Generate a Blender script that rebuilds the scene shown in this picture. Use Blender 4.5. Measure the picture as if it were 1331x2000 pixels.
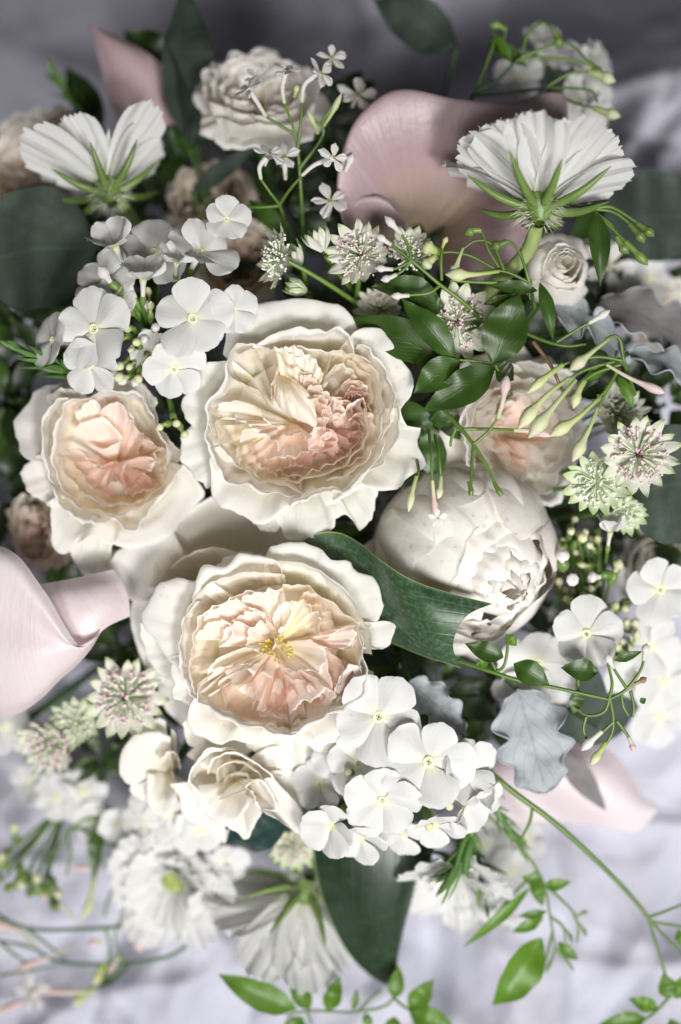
import bpy, math, random
import numpy as np
from mathutils import Vector, Matrix, Quaternion
from mathutils.bvhtree import BVHTree

# ------------------------------------------------------------------ scene frame
# lengths below are written in "picture millimetres": 1 unit = 0.2 mm (K metres); z = 0 is the plane of the big roses' rims
K = 0.0002
D = 3200.0            # camera height above z = 0
Z0 = 760.0            # the cloth lies around z = -760
sc = bpy.context.scene
for o in list(bpy.data.objects):
    bpy.data.objects.remove(o)
COL = sc.collection

cam_d = bpy.data.cameras.new('camera')
cam = bpy.data.objects.new('camera', cam_d)
COL.objects.link(cam)
cam.location = (0, 0, (D + Z0) * K)
cam.rotation_euler = (0, 0, 0)
cam_d.sensor_fit = 'VERTICAL'
cam_d.sensor_height = 36.0
cam_d.sensor_width = 24.0
cam_d.lens = 36.0 * D / 2000.0
cam_d.clip_start = 0.02
cam_d.clip_end = 50.0
cam_d.dof.use_dof = True
cam_d.dof.focus_distance = (D + 15) * K
cam_d.dof.aperture_fstop = 2.0
cam_d.dof.aperture_blades = 9
sc.camera = cam

world = bpy.data.worlds.new('World')
sc.world = world
world.use_nodes = True
bg = world.node_tree.nodes['Background']
bg.inputs[0].default_value = (0.80, 0.73, 0.69, 1)
bg.inputs[1].default_value = 0.02


def area_light(name, loc, target, sx, sy, power, color):
    d = bpy.data.lights.new(name, 'AREA')
    d.shape = 'RECTANGLE'
    d.size, d.size_y = sx, sy
    d.energy = power
    d.color = color
    o = bpy.data.objects.new(name, d)
    COL.objects.link(o)
    o.location = loc
    o.rotation_euler = (Vector(target) - Vector(loc)).to_track_quat('-Z', 'Y').to_euler()
    return o


# one tall window, low beyond the lower right of the table
win = area_light('window_light', (0.66, -0.90, 1.72), (0.035, -0.06, 0.15), 0.6, 0.6, 1.36, (1.0, 0.985, 0.965))
win.data.spread = math.radians(22)

# soft fill lamp added overhead to lift the shadows on the flowers
fill_l = area_light('fill_light', (-0.08, -0.80, 1.85), (0.03, -0.12, 0.13), 0.7, 0.7, 1.06, (1.0, 0.985, 0.97))
fill_l.data.spread = math.radians(23)

sc.view_settings.view_transform = 'Standard'
sc.view_settings.look = 'None'
sc.view_settings.exposure = 0.0
sc.view_settings.gamma = 1.0
sc.view_settings.use_curve_mapping = False
sc.render.engine = 'CYCLES'
sc.cycles.use_denoising = True
sc.cycles.max_bounces = 14
sc.cycles.diffuse_bounces = 8
sc.cycles.glossy_bounces = 3
sc.cycles.transmission_bounces = 8
sc.cycles.transparent_max_bounces = 8
sc.cycles.caustics_reflective = False
sc.cycles.caustics_refractive = False

# ------------------------------------------------------------------ helpers
RS = np.random.RandomState(7)


def V(px, py, z=0.0):
    f = (D - z) / D
    return np.array([(px - 665.5) * f, (1000.0 - py) * f, z], float)


def VV(pts, z=0.0):
    return np.array([V(p[0], p[1], p[2] if len(p) > 2 else z) for p in pts])


def zoomer(x0, y0, s):
    return lambda pts, z=0.0: VV([(x0 + p[0] * s, y0 + p[1] * s) + ((p[2],) if len(p) > 2 else ()) for p in pts], z)


def catmull(P, n):
    P = np.asarray(P, float)
    if len(P) == 2:
        t = np.linspace(0, 1, n)[:, None]
        return P[0] * (1 - t) + P[1] * t
    Q = np.vstack([2 * P[0] - P[1], P, 2 * P[-1] - P[-2]])
    seg = np.linalg.norm(np.diff(P, axis=0), axis=1) + 1e-6
    cum = np.concatenate([[0], np.cumsum(seg)])
    s = np.linspace(0, cum[-1], n)
    i = np.clip(np.searchsorted(cum, s, 'right') - 1, 0, len(P) - 2)
    t = ((s - cum[i]) / seg[i])[:, None]
    a, b, c, d = Q[i], Q[i + 1], Q[i + 2], Q[i + 3]
    return 0.5 * (2 * b + (c - a) * t + (2 * a - 5 * b + 4 * c - d) * t * t + (3 * b - a - 3 * c + d) * t ** 3)


def wob(u, rs, freqs=(1.5, 3.2, 6.1), amps=(1, .6, .3)):
    w = np.zeros_like(u)
    for f, a in zip(freqs, amps):
        w += a * np.sin(2 * np.pi * (f * (0.8 + 0.4 * rs.rand()) * u + rs.rand()))
    return w


def wob2(U, Vv, rs, f=2.0, n=5):
    w = np.zeros_like(U)
    for _ in range(n):
        a = rs.rand() * 6.283
        fr = f * (0.5 + rs.rand())
        w += np.sin(2 * np.pi * (fr * (math.cos(a) * U + math.sin(a) * Vv) + rs.rand()))
    return w / n ** 0.5


def bez(a, b, c, d, t):
    s = 1 - t
    return a * s ** 3 + 3 * b * s * s * t + 3 * c * s * t * t + d * t ** 3


def nrm(v):
    v = np.asarray(v, float)
    return v / (np.linalg.norm(v, axis=-1, keepdims=True) + 1e-9)


def raw_mesh(name, verts, faces, uv=None, smooth=True):
    me = bpy.data.meshes.new(name)
    verts = np.asarray(verts, np.float32)
    faces = np.asarray(faces, np.int32)
    n = faces.shape[1]
    me.vertices.add(len(verts))
    me.vertices.foreach_set('co', verts.ravel())
    me.loops.add(faces.size)
    me.loops.foreach_set('vertex_index', faces.ravel())
    me.polygons.add(len(faces))
    me.polygons.foreach_set('loop_start', np.arange(0, faces.size, n, dtype=np.int32))
    if smooth:
        me.polygons.foreach_set('use_smooth', np.ones(len(faces), bool))
    if uv is not None:
        l = me.uv_layers.new(name='UVMap')
        l.data.foreach_set('uv', np.asarray(uv, np.float32)[faces.ravel()].ravel())
    me.update(calc_edges=True)
    return me


def grid_faces(nv, nu, off=0, wrap=False):
    i, j = np.meshgrid(np.arange(nv - 1), np.arange(nu if wrap else nu - 1), indexing='ij')
    j2 = (j + 1) % nu
    return (off + np.stack([i * nu + j, i * nu + j2, (i + 1) * nu + j2, (i + 1) * nu + j], -1)).reshape(-1, 4)


def grid_uv(nv, nu):
    a, b = np.meshgrid(np.linspace(0, 1, nv), np.linspace(0, 1, nu), indexing='ij')
    return np.stack([b, a], -1).reshape(-1, 2)


def link(name, me, mat, parent=None):
    o = bpy.data.objects.new(name, me)
    COL.objects.link(o)
    if mat is not None and not me.materials:
        me.materials.append(M[mat] if isinstance(mat, str) else mat)
    if parent is not None:
        o.parent = parent
    return o


def rootpos(parent):
    p = parent
    off = np.zeros(3)
    while p is not None:
        off += np.array(p.get('_o', (0, 0, 0)))
        p = p.parent
    return off


ORG = {}


def org(parent):
    while parent is not None:
        if parent.name in ORG:
            return ORG[parent.name]
        parent = parent.parent
    return np.zeros(3)


def thing(name, label, cat, loc, group=None):
    o = bpy.data.objects.new(name, None)
    COL.objects.link(o)
    o.empty_display_size = 0.005
    loc = np.asarray(loc, float)
    o.location = Vector((loc + [0, 0, Z0]) * K)
    ORG[o.name] = loc
    o['label'] = label
    o['category'] = cat
    if group:
        o['group'] = group
    return o


def sheet(name, G, mat, parent, wrap=False):
    """a grid of points (absolute, in units) becomes one mesh object under its thing"""
    G = np.asarray(G, float)
    nv, nu = G.shape[:2]
    me = raw_mesh(name, (G.reshape(-1, 3) - org(parent)) * K, grid_faces(nv, nu, 0, wrap), grid_uv(nv, nu))
    return link(name, me, mat, parent)


def tube_grid(path, rad, ns=8, n=None):
    path = np.asarray(path, float)
    if n:
        rad = np.interp(np.linspace(0, 1, n), np.linspace(0, 1, len(np.atleast_1d(rad))), np.atleast_1d(rad)) if np.ndim(rad) else np.full(n, rad)
        path = catmull(path, n)
    else:
        rad = np.broadcast_to(rad, (len(path),))
    T = nrm(np.gradient(path, axis=0))
    ref = np.array([0.31, 0.17, 0.93])
    A = nrm(np.cross(T, ref))
    B = np.cross(T, A)
    a = np.linspace(0, 2 * np.pi, ns, endpoint=False)
    return path[:, None] + rad[:, None, None] * (np.cos(a)[None, :, None] * A[:, None] + np.sin(a)[None, :, None] * B[:, None])


def tube(name, path, rad, mat, parent, ns=8, n=14):
    return sheet(name, tube_grid(path, rad, ns, n), mat, parent, wrap=True)


def joined(name, grids, mat, parent, kind=None):
    """several (grid, wrap) pieces in one mesh"""
    vs, fs, uv, off = [], [], [], 0
    for G, wrap in grids:
        nv, nu = G.shape[:2]
        vs.append(G.reshape(-1, 3)); fs.append(grid_faces(nv, nu, off, wrap)); uv.append(grid_uv(nv, nu)); off += nv * nu
    me = raw_mesh(name, (np.vstack(vs) - org(parent)) * K, np.vstack(fs), np.vstack(uv))
    o = link(name, me, mat, parent)
    if kind:
        o['kind'] = kind
    return o


def frame(axis, roll=0.0):
    """3x3 whose third column is axis"""
    z = nrm(axis)
    x = np.cross([0, 1, 0.0], z)
    if np.linalg.norm(x) < 1e-3:
        x = np.array([1.0, 0, 0])
    x = nrm(x)
    y = np.cross(z, x)
    c, s = math.cos(roll), math.sin(roll)
    return np.stack([c * x + s * y, -s * x + c * y, z], 1)


# ------------------------------------------------------------------ petals
PROF = {
    'cup': ((.75, .0), (1.0, .55)),
    'slope': ((.35, .15), (.8, .65)),
    'flat': ((.35, .5), (.7, .8)),
    'flare': ((.25, .65), (.7, 1.05)),
    'over': ((.2, .8), (.65, 1.3)),
    'incurve': ((1.0, .0), (1.25, .95)),
    'belly': ((1.25, .05), (1.5, .9)),
}


def rim_grid(rim, base, prof='cup', basew=.25, curl=(0, 0), ruf=(0, 3), seed=0, nu=30, nv=13, nc=5, und=2.0, cen=None, ring=0.0):
    """petal surface that rises from base to a traced rim; curl = (length, angle) rolls the lip outward, ruf = (height, waves)"""
    rs = np.random.RandomState(seed)
    base = np.asarray(base, float)
    cen = base if cen is None else np.asarray(cen, float)
    R = catmull(rim, nu)
    u = np.linspace(0, 1, nu)
    ends = np.clip(np.sin(np.pi * u), 0, 1) ** .5
    out = R - cen
    out[:, 2] = 0
    out = nrm(out)
    if ruf[0]:
        w = wob(u, rs, (ruf[1] * .5, ruf[1], ruf[1] * 2.1), (.5, 1, .45))
        w2 = wob(u, rs, (ruf[1] * .6, ruf[1] * 1.2, ruf[1] * 2.6), (.5, 1, .5))
        R = R + ruf[0] * (.6 * w[:, None] * np.array([0, 0, 1.0]) + .5 * w2[:, None] * out)
    fine = max(1.2, ruf[0] * .28)
    R = R + fine * (wob(u, rs, (7, 11.5), (.7, .6))[:, None] * out * .7 + wob(u, rs, (6, 10), (.7, .6))[:, None] * np.array([0, 0, .6]))
    (k1, m1), (k2, m2) = PROF[prof] if isinstance(prof, str) else prof
    t = np.linspace(0, 1, nv)
    h = bez(0, k1, k2, 1, t)[:, None, None]
    m = bez(0, m1, m2, 1, t)[:, None]
    chord = R[-1] - R[0]
    Bu = base + (u - .5)[:, None] * basew * chord * np.array([1, 1, 0.0])
    if ring:
        Bu[:, :2] += ring * (R - Bu)[:, :2]
    G = np.zeros((nv, nu, 3))
    G[..., :2] = Bu[None, :, :2] + (R - Bu)[None, :, :2] * h
    G[..., 2] = Bu[None, :, 2] + (R - Bu)[None, :, 2] * m
    if und:
        U, T = np.meshgrid(u, t)
        e = np.sin(np.pi * T) ** .7
        G[..., 2] += und * e * wob2(U, T, rs, 1.6)
        G[..., :2] += (und * .8 * e * wob2(U, T, rs, 1.6))[..., None] * out[None, :, :2]
    L, ang = curl
    if L:
        Tn = nrm(G[-1] - G[-2])
        to = np.sum(Tn * out, 1)
        N = Tn[:, 2:3] * out + np.array([0, 0, -1.0]) * to[:, None]
        N = nrm(N)
        lv = L * ends * np.clip(1 + .42 * wob(u, rs, (1, 2.3, 5.1), (1, .7, .4)), .15, 2.2)
        rows = []
        p = G[-1].copy()
        for i in range(1, nc + 1):
            ph = ang * i / nc
            p = p + (lv / nc)[:, None] * (math.cos(ph) * Tn + math.sin(ph) * N)
            rows.append(p.copy())
        G = np.concatenate([G, np.array(rows)], 0)
    return G


def arc_rim(r, th0, half, z, rs, tuck=0.0, droop=0.0, n=9, jit=.04, p=2.0):
    """rim of a petal around a flower axis, in the flower's own frame"""
    d = np.linspace(-1, 1, n)
    rr = r * (1 - tuck * np.abs(d) ** p) * (1 + jit * rs.randn(n))
    th = th0 + half * d
    return np.stack([rr * np.cos(th), rr * np.sin(th), z - droop * d * d + 0 * th], 1)


def apply_frame(G, Mx, o):
    return G @ Mx.T + o
# ------------------------------------------------------------------ materials
M = {}


def nt(name):
    m = bpy.data.materials.new(name)
    m.use_nodes = True
    t = m.node_tree
    for n in list(t.nodes):
        t.nodes.remove(n)
    out = t.nodes.new('ShaderNodeOutputMaterial')
    M[name] = m
    return m, t, out


def N(t, kind, **kw):
    n = t.nodes.new(kind)
    for k, v in kw.items():
        if k.startswith('i_'):
            key = k[2:]
            key = int(key) if key.isdigit() else key.replace('_', ' ')
            n.inputs[key].default_value = v
        else:
            setattr(n, k, v)
    return n


def c4(c):
    return (c[0], c[1], c[2], 1.0)


def ramp(t, stops):
    r = t.nodes.new('ShaderNodeValToRGB')
    e = r.color_ramp.elements
    while len(e) < len(stops):
        e.new(0.5)
    for i, (p, c) in enumerate(stops):
        e[i].position = p
        e[i].color = c4(c)
    return r


def petal_mat(name, stops, trans=.42, tcol=None, rough=.62, vein=.06, vein_scale=46, spec=.16, blotch=None, bump=.3, wear=0.0):
    m, t, out = nt(name)
    L = t.links.new
    uv = N(t, 'ShaderNodeUVMap')
    sep = N(t, 'ShaderNodeSeparateXYZ')
    L(uv.outputs[0], sep.inputs[0])
    geo = N(t, 'ShaderNodeTexCoord')
    ns = N(t, 'ShaderNodeTexNoise', i_Scale=90.0, i_Detail=3.0)
    L(geo.outputs['Object'], ns.inputs['Vector'])
    a = N(t, 'ShaderNodeMath', operation='MULTIPLY_ADD', i_1=.22, i_2=-.11)
    L(ns.outputs['Fac'], a.inputs[0])
    b = N(t, 'ShaderNodeMath', operation='ADD')
    L(sep.outputs['Y'], b.inputs[0]); L(a.outputs[0], b.inputs[1])
    r = ramp(t, stops)
    L(b.outputs[0], r.inputs[0])
    # veins: noise stretched along the petal
    mp = N(t, 'ShaderNodeMapping')
    mp.inputs['Scale'].default_value = (vein_scale, 2.2, 1)
    L(uv.outputs[0], mp.inputs[0])
    vn = N(t, 'ShaderNodeTexNoise', i_Scale=1.0, i_Detail=2.0)
    L(mp.outputs[0], vn.inputs['Vector'])
    hsv = N(t, 'ShaderNodeHueSaturation')
    oi = N(t, 'ShaderNodeObjectInfo')
    vv = N(t, 'ShaderNodeMath', operation='MULTIPLY_ADD', i_1=.07, i_2=.95)
    L(oi.outputs['Random'], vv.inputs[0])
    ve = N(t, 'ShaderNodeMath', operation='MULTIPLY_ADD', i_1=vein, i_2=-vein * .5)
    L(vn.outputs['Fac'], ve.inputs[0])
    va = N(t, 'ShaderNodeMath', operation='ADD')
    L(vv.outputs[0], va.inputs[0]); L(ve.outputs[0], va.inputs[1])
    sa = N(t, 'ShaderNodeMath', operation='MULTIPLY_ADD', i_1=.3, i_2=.85)
    L(oi.outputs['Random'], sa.inputs[0])
    L(va.outputs[0], hsv.inputs['Value']); L(sa.outputs[0], hsv.inputs['Saturation'])
    L(r.outputs[0], hsv.inputs['Color'])
    col = hsv.outputs[0]
    if wear:       # thin brown nibbles along the very edge
        wn = N(t, 'ShaderNodeTexNoise', i_Scale=210.0, i_Detail=4.0)
        L(geo.outputs['Object'], wn.inputs['Vector'])
        wr = ramp(t, [(.56, (0, 0, 0)), (.70, (1, 1, 1))])
        L(wn.outputs['Fac'], wr.inputs[0])
        we = N(t, 'ShaderNodeMapRange')
        we.inputs[1].default_value = .93; we.inputs[2].default_value = 1.0; we.inputs[4].default_value = wear
        L(sep.outputs['Y'], we.inputs[0])
        wm = N(t, 'ShaderNodeMath', operation='MULTIPLY')
        L(wr.outputs[0], wm.inputs[0]); L(we.outputs[0], wm.inputs[1])
        mx = N(t, 'ShaderNodeMix', data_type='RGBA')
        mx.inputs[7].default_value = (.50, .36, .20, 1)
        L(wm.outputs[0], mx.inputs[0]); L(col, mx.inputs[6])
        col = mx.outputs[2]
    if blotch:
        bn = N(t, 'ShaderNodeTexNoise', i_Scale=blotch[1], i_Detail=4.0)
        L(geo.outputs['Object'], bn.inputs['Vector'])
        br = ramp(t, [(blotch[2], (0, 0, 0)), (blotch[2] + .12, (1, 1, 1))])
        L(bn.outputs['Fac'], br.inputs[0])
        mx = N(t, 'ShaderNodeMix', data_type='RGBA')
        mx.inputs[7].default_value = c4(blotch[0])
        L(br.outputs[0], mx.inputs[0]); L(col, mx.inputs[6])
        col = mx.outputs[2]
    bp = N(t, 'ShaderNodeBump', i_Strength=bump, i_Distance=.0006)
    L(vn.outputs['Fac'], bp.inputs['Height'])
    cr = N(t, 'ShaderNodeTexNoise', i_Scale=320.0, i_Detail=3.0)
    L(geo.outputs['Object'], cr.inputs['Vector'])
    b2 = N(t, 'ShaderNodeBump', i_Strength=.22, i_Distance=.0010)
    L(cr.outputs['Fac'], b2.inputs['Height']); L(bp.outputs[0], b2.inputs['Normal'])
    bp = b2
    p = N(t, 'ShaderNodeBsdfPrincipled', i_Roughness=rough)
    p.inputs['Specular IOR Level'].default_value = spec
    L(col, p.inputs['Base Color']); L(bp.outputs[0], p.inputs['Normal'])
    tr = N(t, 'ShaderNodeBsdfTranslucent')
    if tcol:
        mm = N(t, 'ShaderNodeMix', data_type='RGBA', blend_type='MULTIPLY')
        mm.inputs[0].default_value = 1.0
        mm.inputs[7].default_value = c4(tcol)
        L(col, mm.inputs[6]); L(mm.outputs[2], tr.inputs[0])
    else:
        L(col, tr.inputs[0])
    mix = N(t, 'ShaderNodeMixShader')
    mix.inputs[0].default_value = trans
    L(p.outputs[0], mix.inputs[1]); L(tr.outputs[0], mix.inputs[2])
    L(mix.outputs[0], out.inputs[0])
    return m


W = (.90, .875, .835)
petal_mat('rose_outer', [(0, (.86, .85, .68)), (.3, (.92, .885, .82)), (.75, (.93, .91, .875)), (1, (.93, .915, .895))], tcol=(1, .98, .95), wear=.55)
petal_mat('rose_guard', [(0, (.82, .84, .64)), (.35, (.91, .90, .83)), (.8, (.93, .915, .88)), (1, (.93, .92, .895))], tcol=(1, .985, .955), blotch=((.86, .88, .74), 60, .64), wear=.75)
petal_mat('rose_cream', [(0, (.93, .86, .56)), (.3, (.945, .89, .76)), (.7, (.95, .91, .845)), (1, (.95, .93, .90))], tcol=(1, .965, .91))
petal_mat('rose_peach', [(0, (.93, .83, .58)), (.3, (.95, .835, .735)), (.65, (.955, .87, .81)), (1, (.955, .905, .87))], tcol=(1, .93, .875))
petal_mat('rose_blush', [(0, (.90, .72, .58)), (.4, (.93, .775, .70)), (.75, (.935, .82, .77)), (1, (.935, .855, .815))], tcol=(1, .91, .86))
petal_mat('peony_white', [(0, (.88, .84, .68)), (.4, (.90, .87, .81)), (1, (.905, .885, .855))], trans=.34, tcol=(1, .975, .94), vein_scale=30, vein=.06, spec=.2)
petal_mat('rose_shade', [(0, (.84, .74, .56)), (.5, (.88, .80, .69)), (1, (.89, .83, .75))], tcol=(1, .93, .86))  # darker copy of the cream petals, with shade put into the colour
petal_mat('phlox_white', [(0, (.80, .80, .42)), (.10, (.86, .86, .74)), (.3, (.775, .775, .755)), (1, (.79, .79, .785))], trans=.3, vein=.05, vein_scale=26, rough=.5)
petal_mat('scabiosa_white', [(0, (.78, .82, .62)), (.3, (.85, .85, .83)), (1, (.875, .875, .865))], trans=.47, vein=.16, vein_scale=34, rough=.65, bump=.35)
petal_mat('jasmine_white', [(0, (.80, .82, .60)), (.4, (.88, .86, .83)), (1, (.89, .86, .85))], trans=.35)
petal_mat('jasmine_pink', [(0, (.62, .70, .34)), (.35, (.80, .72, .58)), (.7, (.80, .58, .56)), (1, (.84, .74, .72))], trans=.25)
petal_mat('jasmine_green', [(0, (.34, .46, .12)), (.4, (.56, .64, .28)), (.8, (.74, .76, .48)), (1, (.78, .76, .55))], trans=.25, rough=.45)
petal_mat('calla_pink', [(0, (.56, .56, .28)), (.22, (.47, .38, .30)), (.5, (.47, .35, .365)), (.85, (.54, .43, .46)), (1, (.58, .49, .53))], trans=.3, tcol=(1, .88, .86), vein=.24, vein_scale=64, rough=.38, spec=.45, bump=.5)
petal_mat('calla_pale', [(0, (.84, .72, .75)), (.3, (.86, .77, .79)), (.6, (.86, .75, .79)), (1, (.86, .80, .83))], trans=.3, tcol=(1, .92, .92), vein=.10, vein_scale=40, rough=.38, spec=.45)
petal_mat('calla_mauve', [(0, (.52, .38, .40)), (1, (.60, .44, .46))], trans=.25, vein=.12, vein_scale=30)
petal_mat('astrantia_bract', [(0, (.80, .80, .72)), (.55, (.84, .84, .77)), (.86, (.76, .80, .62)), (1, (.30, .42, .16))], trans=.35, vein=.12, vein_scale=20)
petal_mat('astrantia_green', [(0, (.66, .74, .50)), (.6, (.74, .80, .62)), (1, (.45, .60, .26))], trans=.35, vein=.1, vein_scale=20)


def leaf_mat(name, col, tip=None, trans=.22, tcol=(.50, .75, .08), rough=.38, spec=.5, bloom=None, vein=.25, vein_n=9, mid=1.25, edge=None, par=False, speck=None):
    m, t, out = nt(name)
    L = t.links.new
    uv = N(t, 'ShaderNodeUVMap')
    sep = N(t, 'ShaderNodeSeparateXYZ')
    L(uv.outputs[0], sep.inputs[0])
    geo = N(t, 'ShaderNodeTexCoord')
    ns = N(t, 'ShaderNodeTexNoise', i_Scale=120.0, i_Detail=4.0)
    L(geo.outputs['Object'], ns.inputs['Vector'])
    tip = tip or tuple(x * 1.35 for x in col)
    r = ramp(t, [(.3, col), (.7, tip)])
    L(ns.outputs['Fac'], r.inputs[0])
    colr = r.outputs[0]
    ax = N(t, 'ShaderNodeMath', operation='ABSOLUTE')
    sb = N(t, 'ShaderNodeMath', operation='SUBTRACT', i_1=.5)
    L(sep.outputs['X'], sb.inputs[0]); L(sb.outputs[0], ax.inputs[0])
    # side veins run forward from the midrib
    if par:
        wa = N(t, 'ShaderNodeMath', operation='MULTIPLY', i_1=float(vein_n) * 6.283)
        L(sep.outputs['X'], wa.inputs[0])
    else:
        vy = N(t, 'ShaderNodeMath', operation='MULTIPLY_ADD', i_1=-1.1)
        L(ax.outputs[0], vy.inputs[0]); L(sep.outputs['Y'], vy.inputs[2])
        wa = N(t, 'ShaderNodeMath', operation='MULTIPLY', i_1=float(vein_n) * 6.283)
        L(vy.outputs[0], wa.inputs[0])
    sn = N(t, 'ShaderNodeMath', operation='SINE')
    L(wa.outputs[0], sn.inputs[0])
    pw = N(t, 'ShaderNodeMapRange')
    pw.inputs[1].default_value = .86; pw.inputs[2].default_value = 1.0
    L(sn.outputs[0], pw.inputs[0])
    mr = N(t, 'ShaderNodeMapRange')
    mr.inputs[1].default_value = .030; mr.inputs[2].default_value = .0
    L(ax.outputs[0], mr.inputs[0])
    hi = N(t, 'ShaderNodeMath', operation='MULTIPLY', i_1=vein)
    L(pw.outputs[0], hi.inputs[0])
    mi = N(t, 'ShaderNodeMath', operation='MULTIPLY', i_1=mid - 1)
    L(mr.outputs[0], mi.inputs[0])
    ad = N(t, 'ShaderNodeMath', operation='ADD')
    L(hi.outputs[0], ad.inputs[0]); L(mi.outputs[0], ad.inputs[1])
    on = N(t, 'ShaderNodeMath', operation='ADD', i_1=1.0)
    L(ad.outputs[0], on.inputs[0])
    oi = N(t, 'ShaderNodeObjectInfo')
    rv = N(t, 'ShaderNodeMath', operation='MULTIPLY_ADD', i_1=.3, i_2=.85)
    L(oi.outputs['Random'], rv.inputs[0])
    vm = N(t, 'ShaderNodeMath', operation='MULTIPLY')
    L(on.outputs[0], vm.inputs[0]); L(rv.outputs[0], vm.inputs[1])
    hs = N(t, 'ShaderNodeHueSaturation')
    L(vm.outputs[0], hs.inputs['Value']); L(colr, hs.inputs['Color'])
    colr = hs.outputs[0]
    if bloom:
        bn = N(t, 'ShaderNodeTexNoise', i_Scale=bloom[1], i_Detail=7.0, i_Roughness=.7)
        L(geo.outputs['Object'], bn.inputs['Vector'])
        br = ramp(t, [(bloom[2], (0, 0, 0)), (bloom[2] + .2, (1, 1, 1))])
        L(bn.outputs['Fac'], br.inputs[0])
        mx = N(t, 'ShaderNodeMix', data_type='RGBA')
        mx.inputs[7].default_value = c4(bloom[0])
        L(br.outputs[0], mx.inputs[0]); L(colr, mx.inputs[6])
        colr = mx.outputs[2]
    if speck:
        bn = N(t, 'ShaderNodeTexNoise', i_Scale=speck[1], i_Detail=2.0)
        L(geo.outputs['Object'], bn.inputs['Vector'])
        br = ramp(t, [(speck[2], (0, 0, 0)), (speck[2] + .04, (1, 1, 1))])
        L(bn.outputs['Fac'], br.inputs[0])
        mx = N(t, 'ShaderNodeMix', data_type='RGBA')
        mx.inputs[7].default_value = c4(speck[0])
        L(br.outputs[0], mx.inputs[0]); L(colr, mx.inputs[6])
        colr = mx.outputs[2]
    if edge:
        er = N(t, 'ShaderNodeMapRange')
        er.inputs[1].default_value = edge[1]; er.inputs[2].default_value = .5
        L(ax.outputs[0], er.inputs[0])
        mx = N(t, 'ShaderNodeMix', data_type='RGBA')
        mx.inputs[7].default_value = c4(edge[0])
        L(er.outputs[0], mx.inputs[0]); L(colr, mx.inputs[6])
        colr = mx.outputs[2]
    bp = N(t, 'ShaderNodeBump', i_Strength=.35, i_Distance=.0006, invert=True)
    L(ad.outputs[0], bp.inputs['Height'])
    p = N(t, 'ShaderNodeBsdfPrincipled', i_Roughness=rough)
    p.inputs['Specular IOR Level'].default_value = spec
    L(colr, p.inputs['Base Color']); L(bp.outputs[0], p.inputs['Normal'])
    tr = N(t, 'ShaderNodeBsdfTranslucent')
    mm = N(t, 'ShaderNodeMix', data_type='RGBA')
    mm.inputs[0].default_value = .6
    mm.inputs[7].default_value = c4(tuple(c * .35 for c in tcol))
    L(colr, mm.inputs[6]); L(mm.outputs[2], tr.inputs[0])
    mix = N(t, 'ShaderNodeMixShader')
    mix.inputs[0].default_value = trans
    L(p.outputs[0], mix.inputs[1]); L(tr.outputs[0], mix.inputs[2])
    L(mix.outputs[0], out.inputs[0])
    return m


leaf_mat('jasmine_leaf', (.028, .068, .010), (.048, .105, .017))
leaf_mat('bright_leaf', (.075, .175, .014), (.11, .24, .022), trans=.3)
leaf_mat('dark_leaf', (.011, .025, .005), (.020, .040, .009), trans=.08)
leaf_mat('eucalyptus', (.028, .043, .034), (.038, .055, .043), trans=.06, rough=.6, spec=.25, vein=.06, mid=1.3, vein_n=6, bloom=((.065, .088, .076), 40, .5))
leaf_mat('eucalyptus_gloss', (.012, .030, .028), (.022, .045, .040), trans=.05, rough=.25, spec=.6, vein=.05, mid=1.2, bloom=((.045, .075, .075), 60, .5))
leaf_mat('collar_leaf', (.022, .056, .020), (.032, .076, .026), trans=.1, rough=.42, vein=.55, vein_n=8, par=True, mid=1.0, bloom=((.10, .145, .125), 520, .47), edge=((.42, .48, .18), .488), speck=((.03, .09, .035), 420, .66))
leaf_mat('broad_leaf', (.014, .032, .016), (.023, .046, .022), trans=.08, rough=.4, vein=.35, vein_n=13, par=True, mid=1.0, edge=((.30, .38, .20), .485), bloom=((.045, .075, .055), 250, .55))
leaf_mat('rosemary_leaf', (.07, .16, .035), (.12, .24, .06), trans=.12, vein=.0, mid=1.9, rough=.45)
leaf_mat('sage_white', (.29, .32, .335), (.39, .42, .44), trans=.08, rough=.85, spec=.1, tcol=(.5, .55, .5), vein=-.16, mid=.8, vein_n=5, bloom=((.20, .23, .235), 90, .54))
leaf_mat('sage_dusk', (.16, .15, .15), (.22, .21, .21), trans=.05, rough=.85, spec=.1, tcol=(.5, .5, .5), vein=-.15, mid=.8, vein_n=5)
leaf_mat('stem_green', (.08, .15, .022), (.12, .21, .034), trans=.05, vein=0, mid=1.0)
leaf_mat('stem_dark', (.035, .085, .022), (.05, .12, .03), trans=.0, vein=0, mid=1.0)
leaf_mat('stem_pale', (.26, .35, .12), (.34, .42, .17), trans=.1, vein=0, mid=1.0)
leaf_mat('calyx_green', (.13, .22, .045), (.21, .31, .085), trans=.2, vein=0, mid=1.2)
leaf_mat('stem_brown', (.20, .12, .06), (.30, .20, .09), trans=.0, vein=0, mid=1.0)


def simple_mat(name, col, rough=.5, spec=.4, noise=0.2, scale=400):
    m, t, out = nt(name)
    L = t.links.new
    g = N(t, 'ShaderNodeTexCoord')
    n_ = N(t, 'ShaderNodeTexNoise', i_Scale=float(scale), i_Detail=2.0)
    L(g.outputs['Object'], n_.inputs['Vector'])
    r = ramp(t, [(.3, tuple(c * (1 - noise) for c in col)), (.7, tuple(min(1, c * (1 + noise)) for c in col))])
    L(n_.outputs['Fac'], r.inputs[0])
    p = N(t, 'ShaderNodeBsdfPrincipled', i_Roughness=rough)
    p.inputs['Specular IOR Level'].default_value = spec
    L(r.outputs[0], p.inputs['Base Color'])
    L(p.outputs[0], out.inputs[0])


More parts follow.
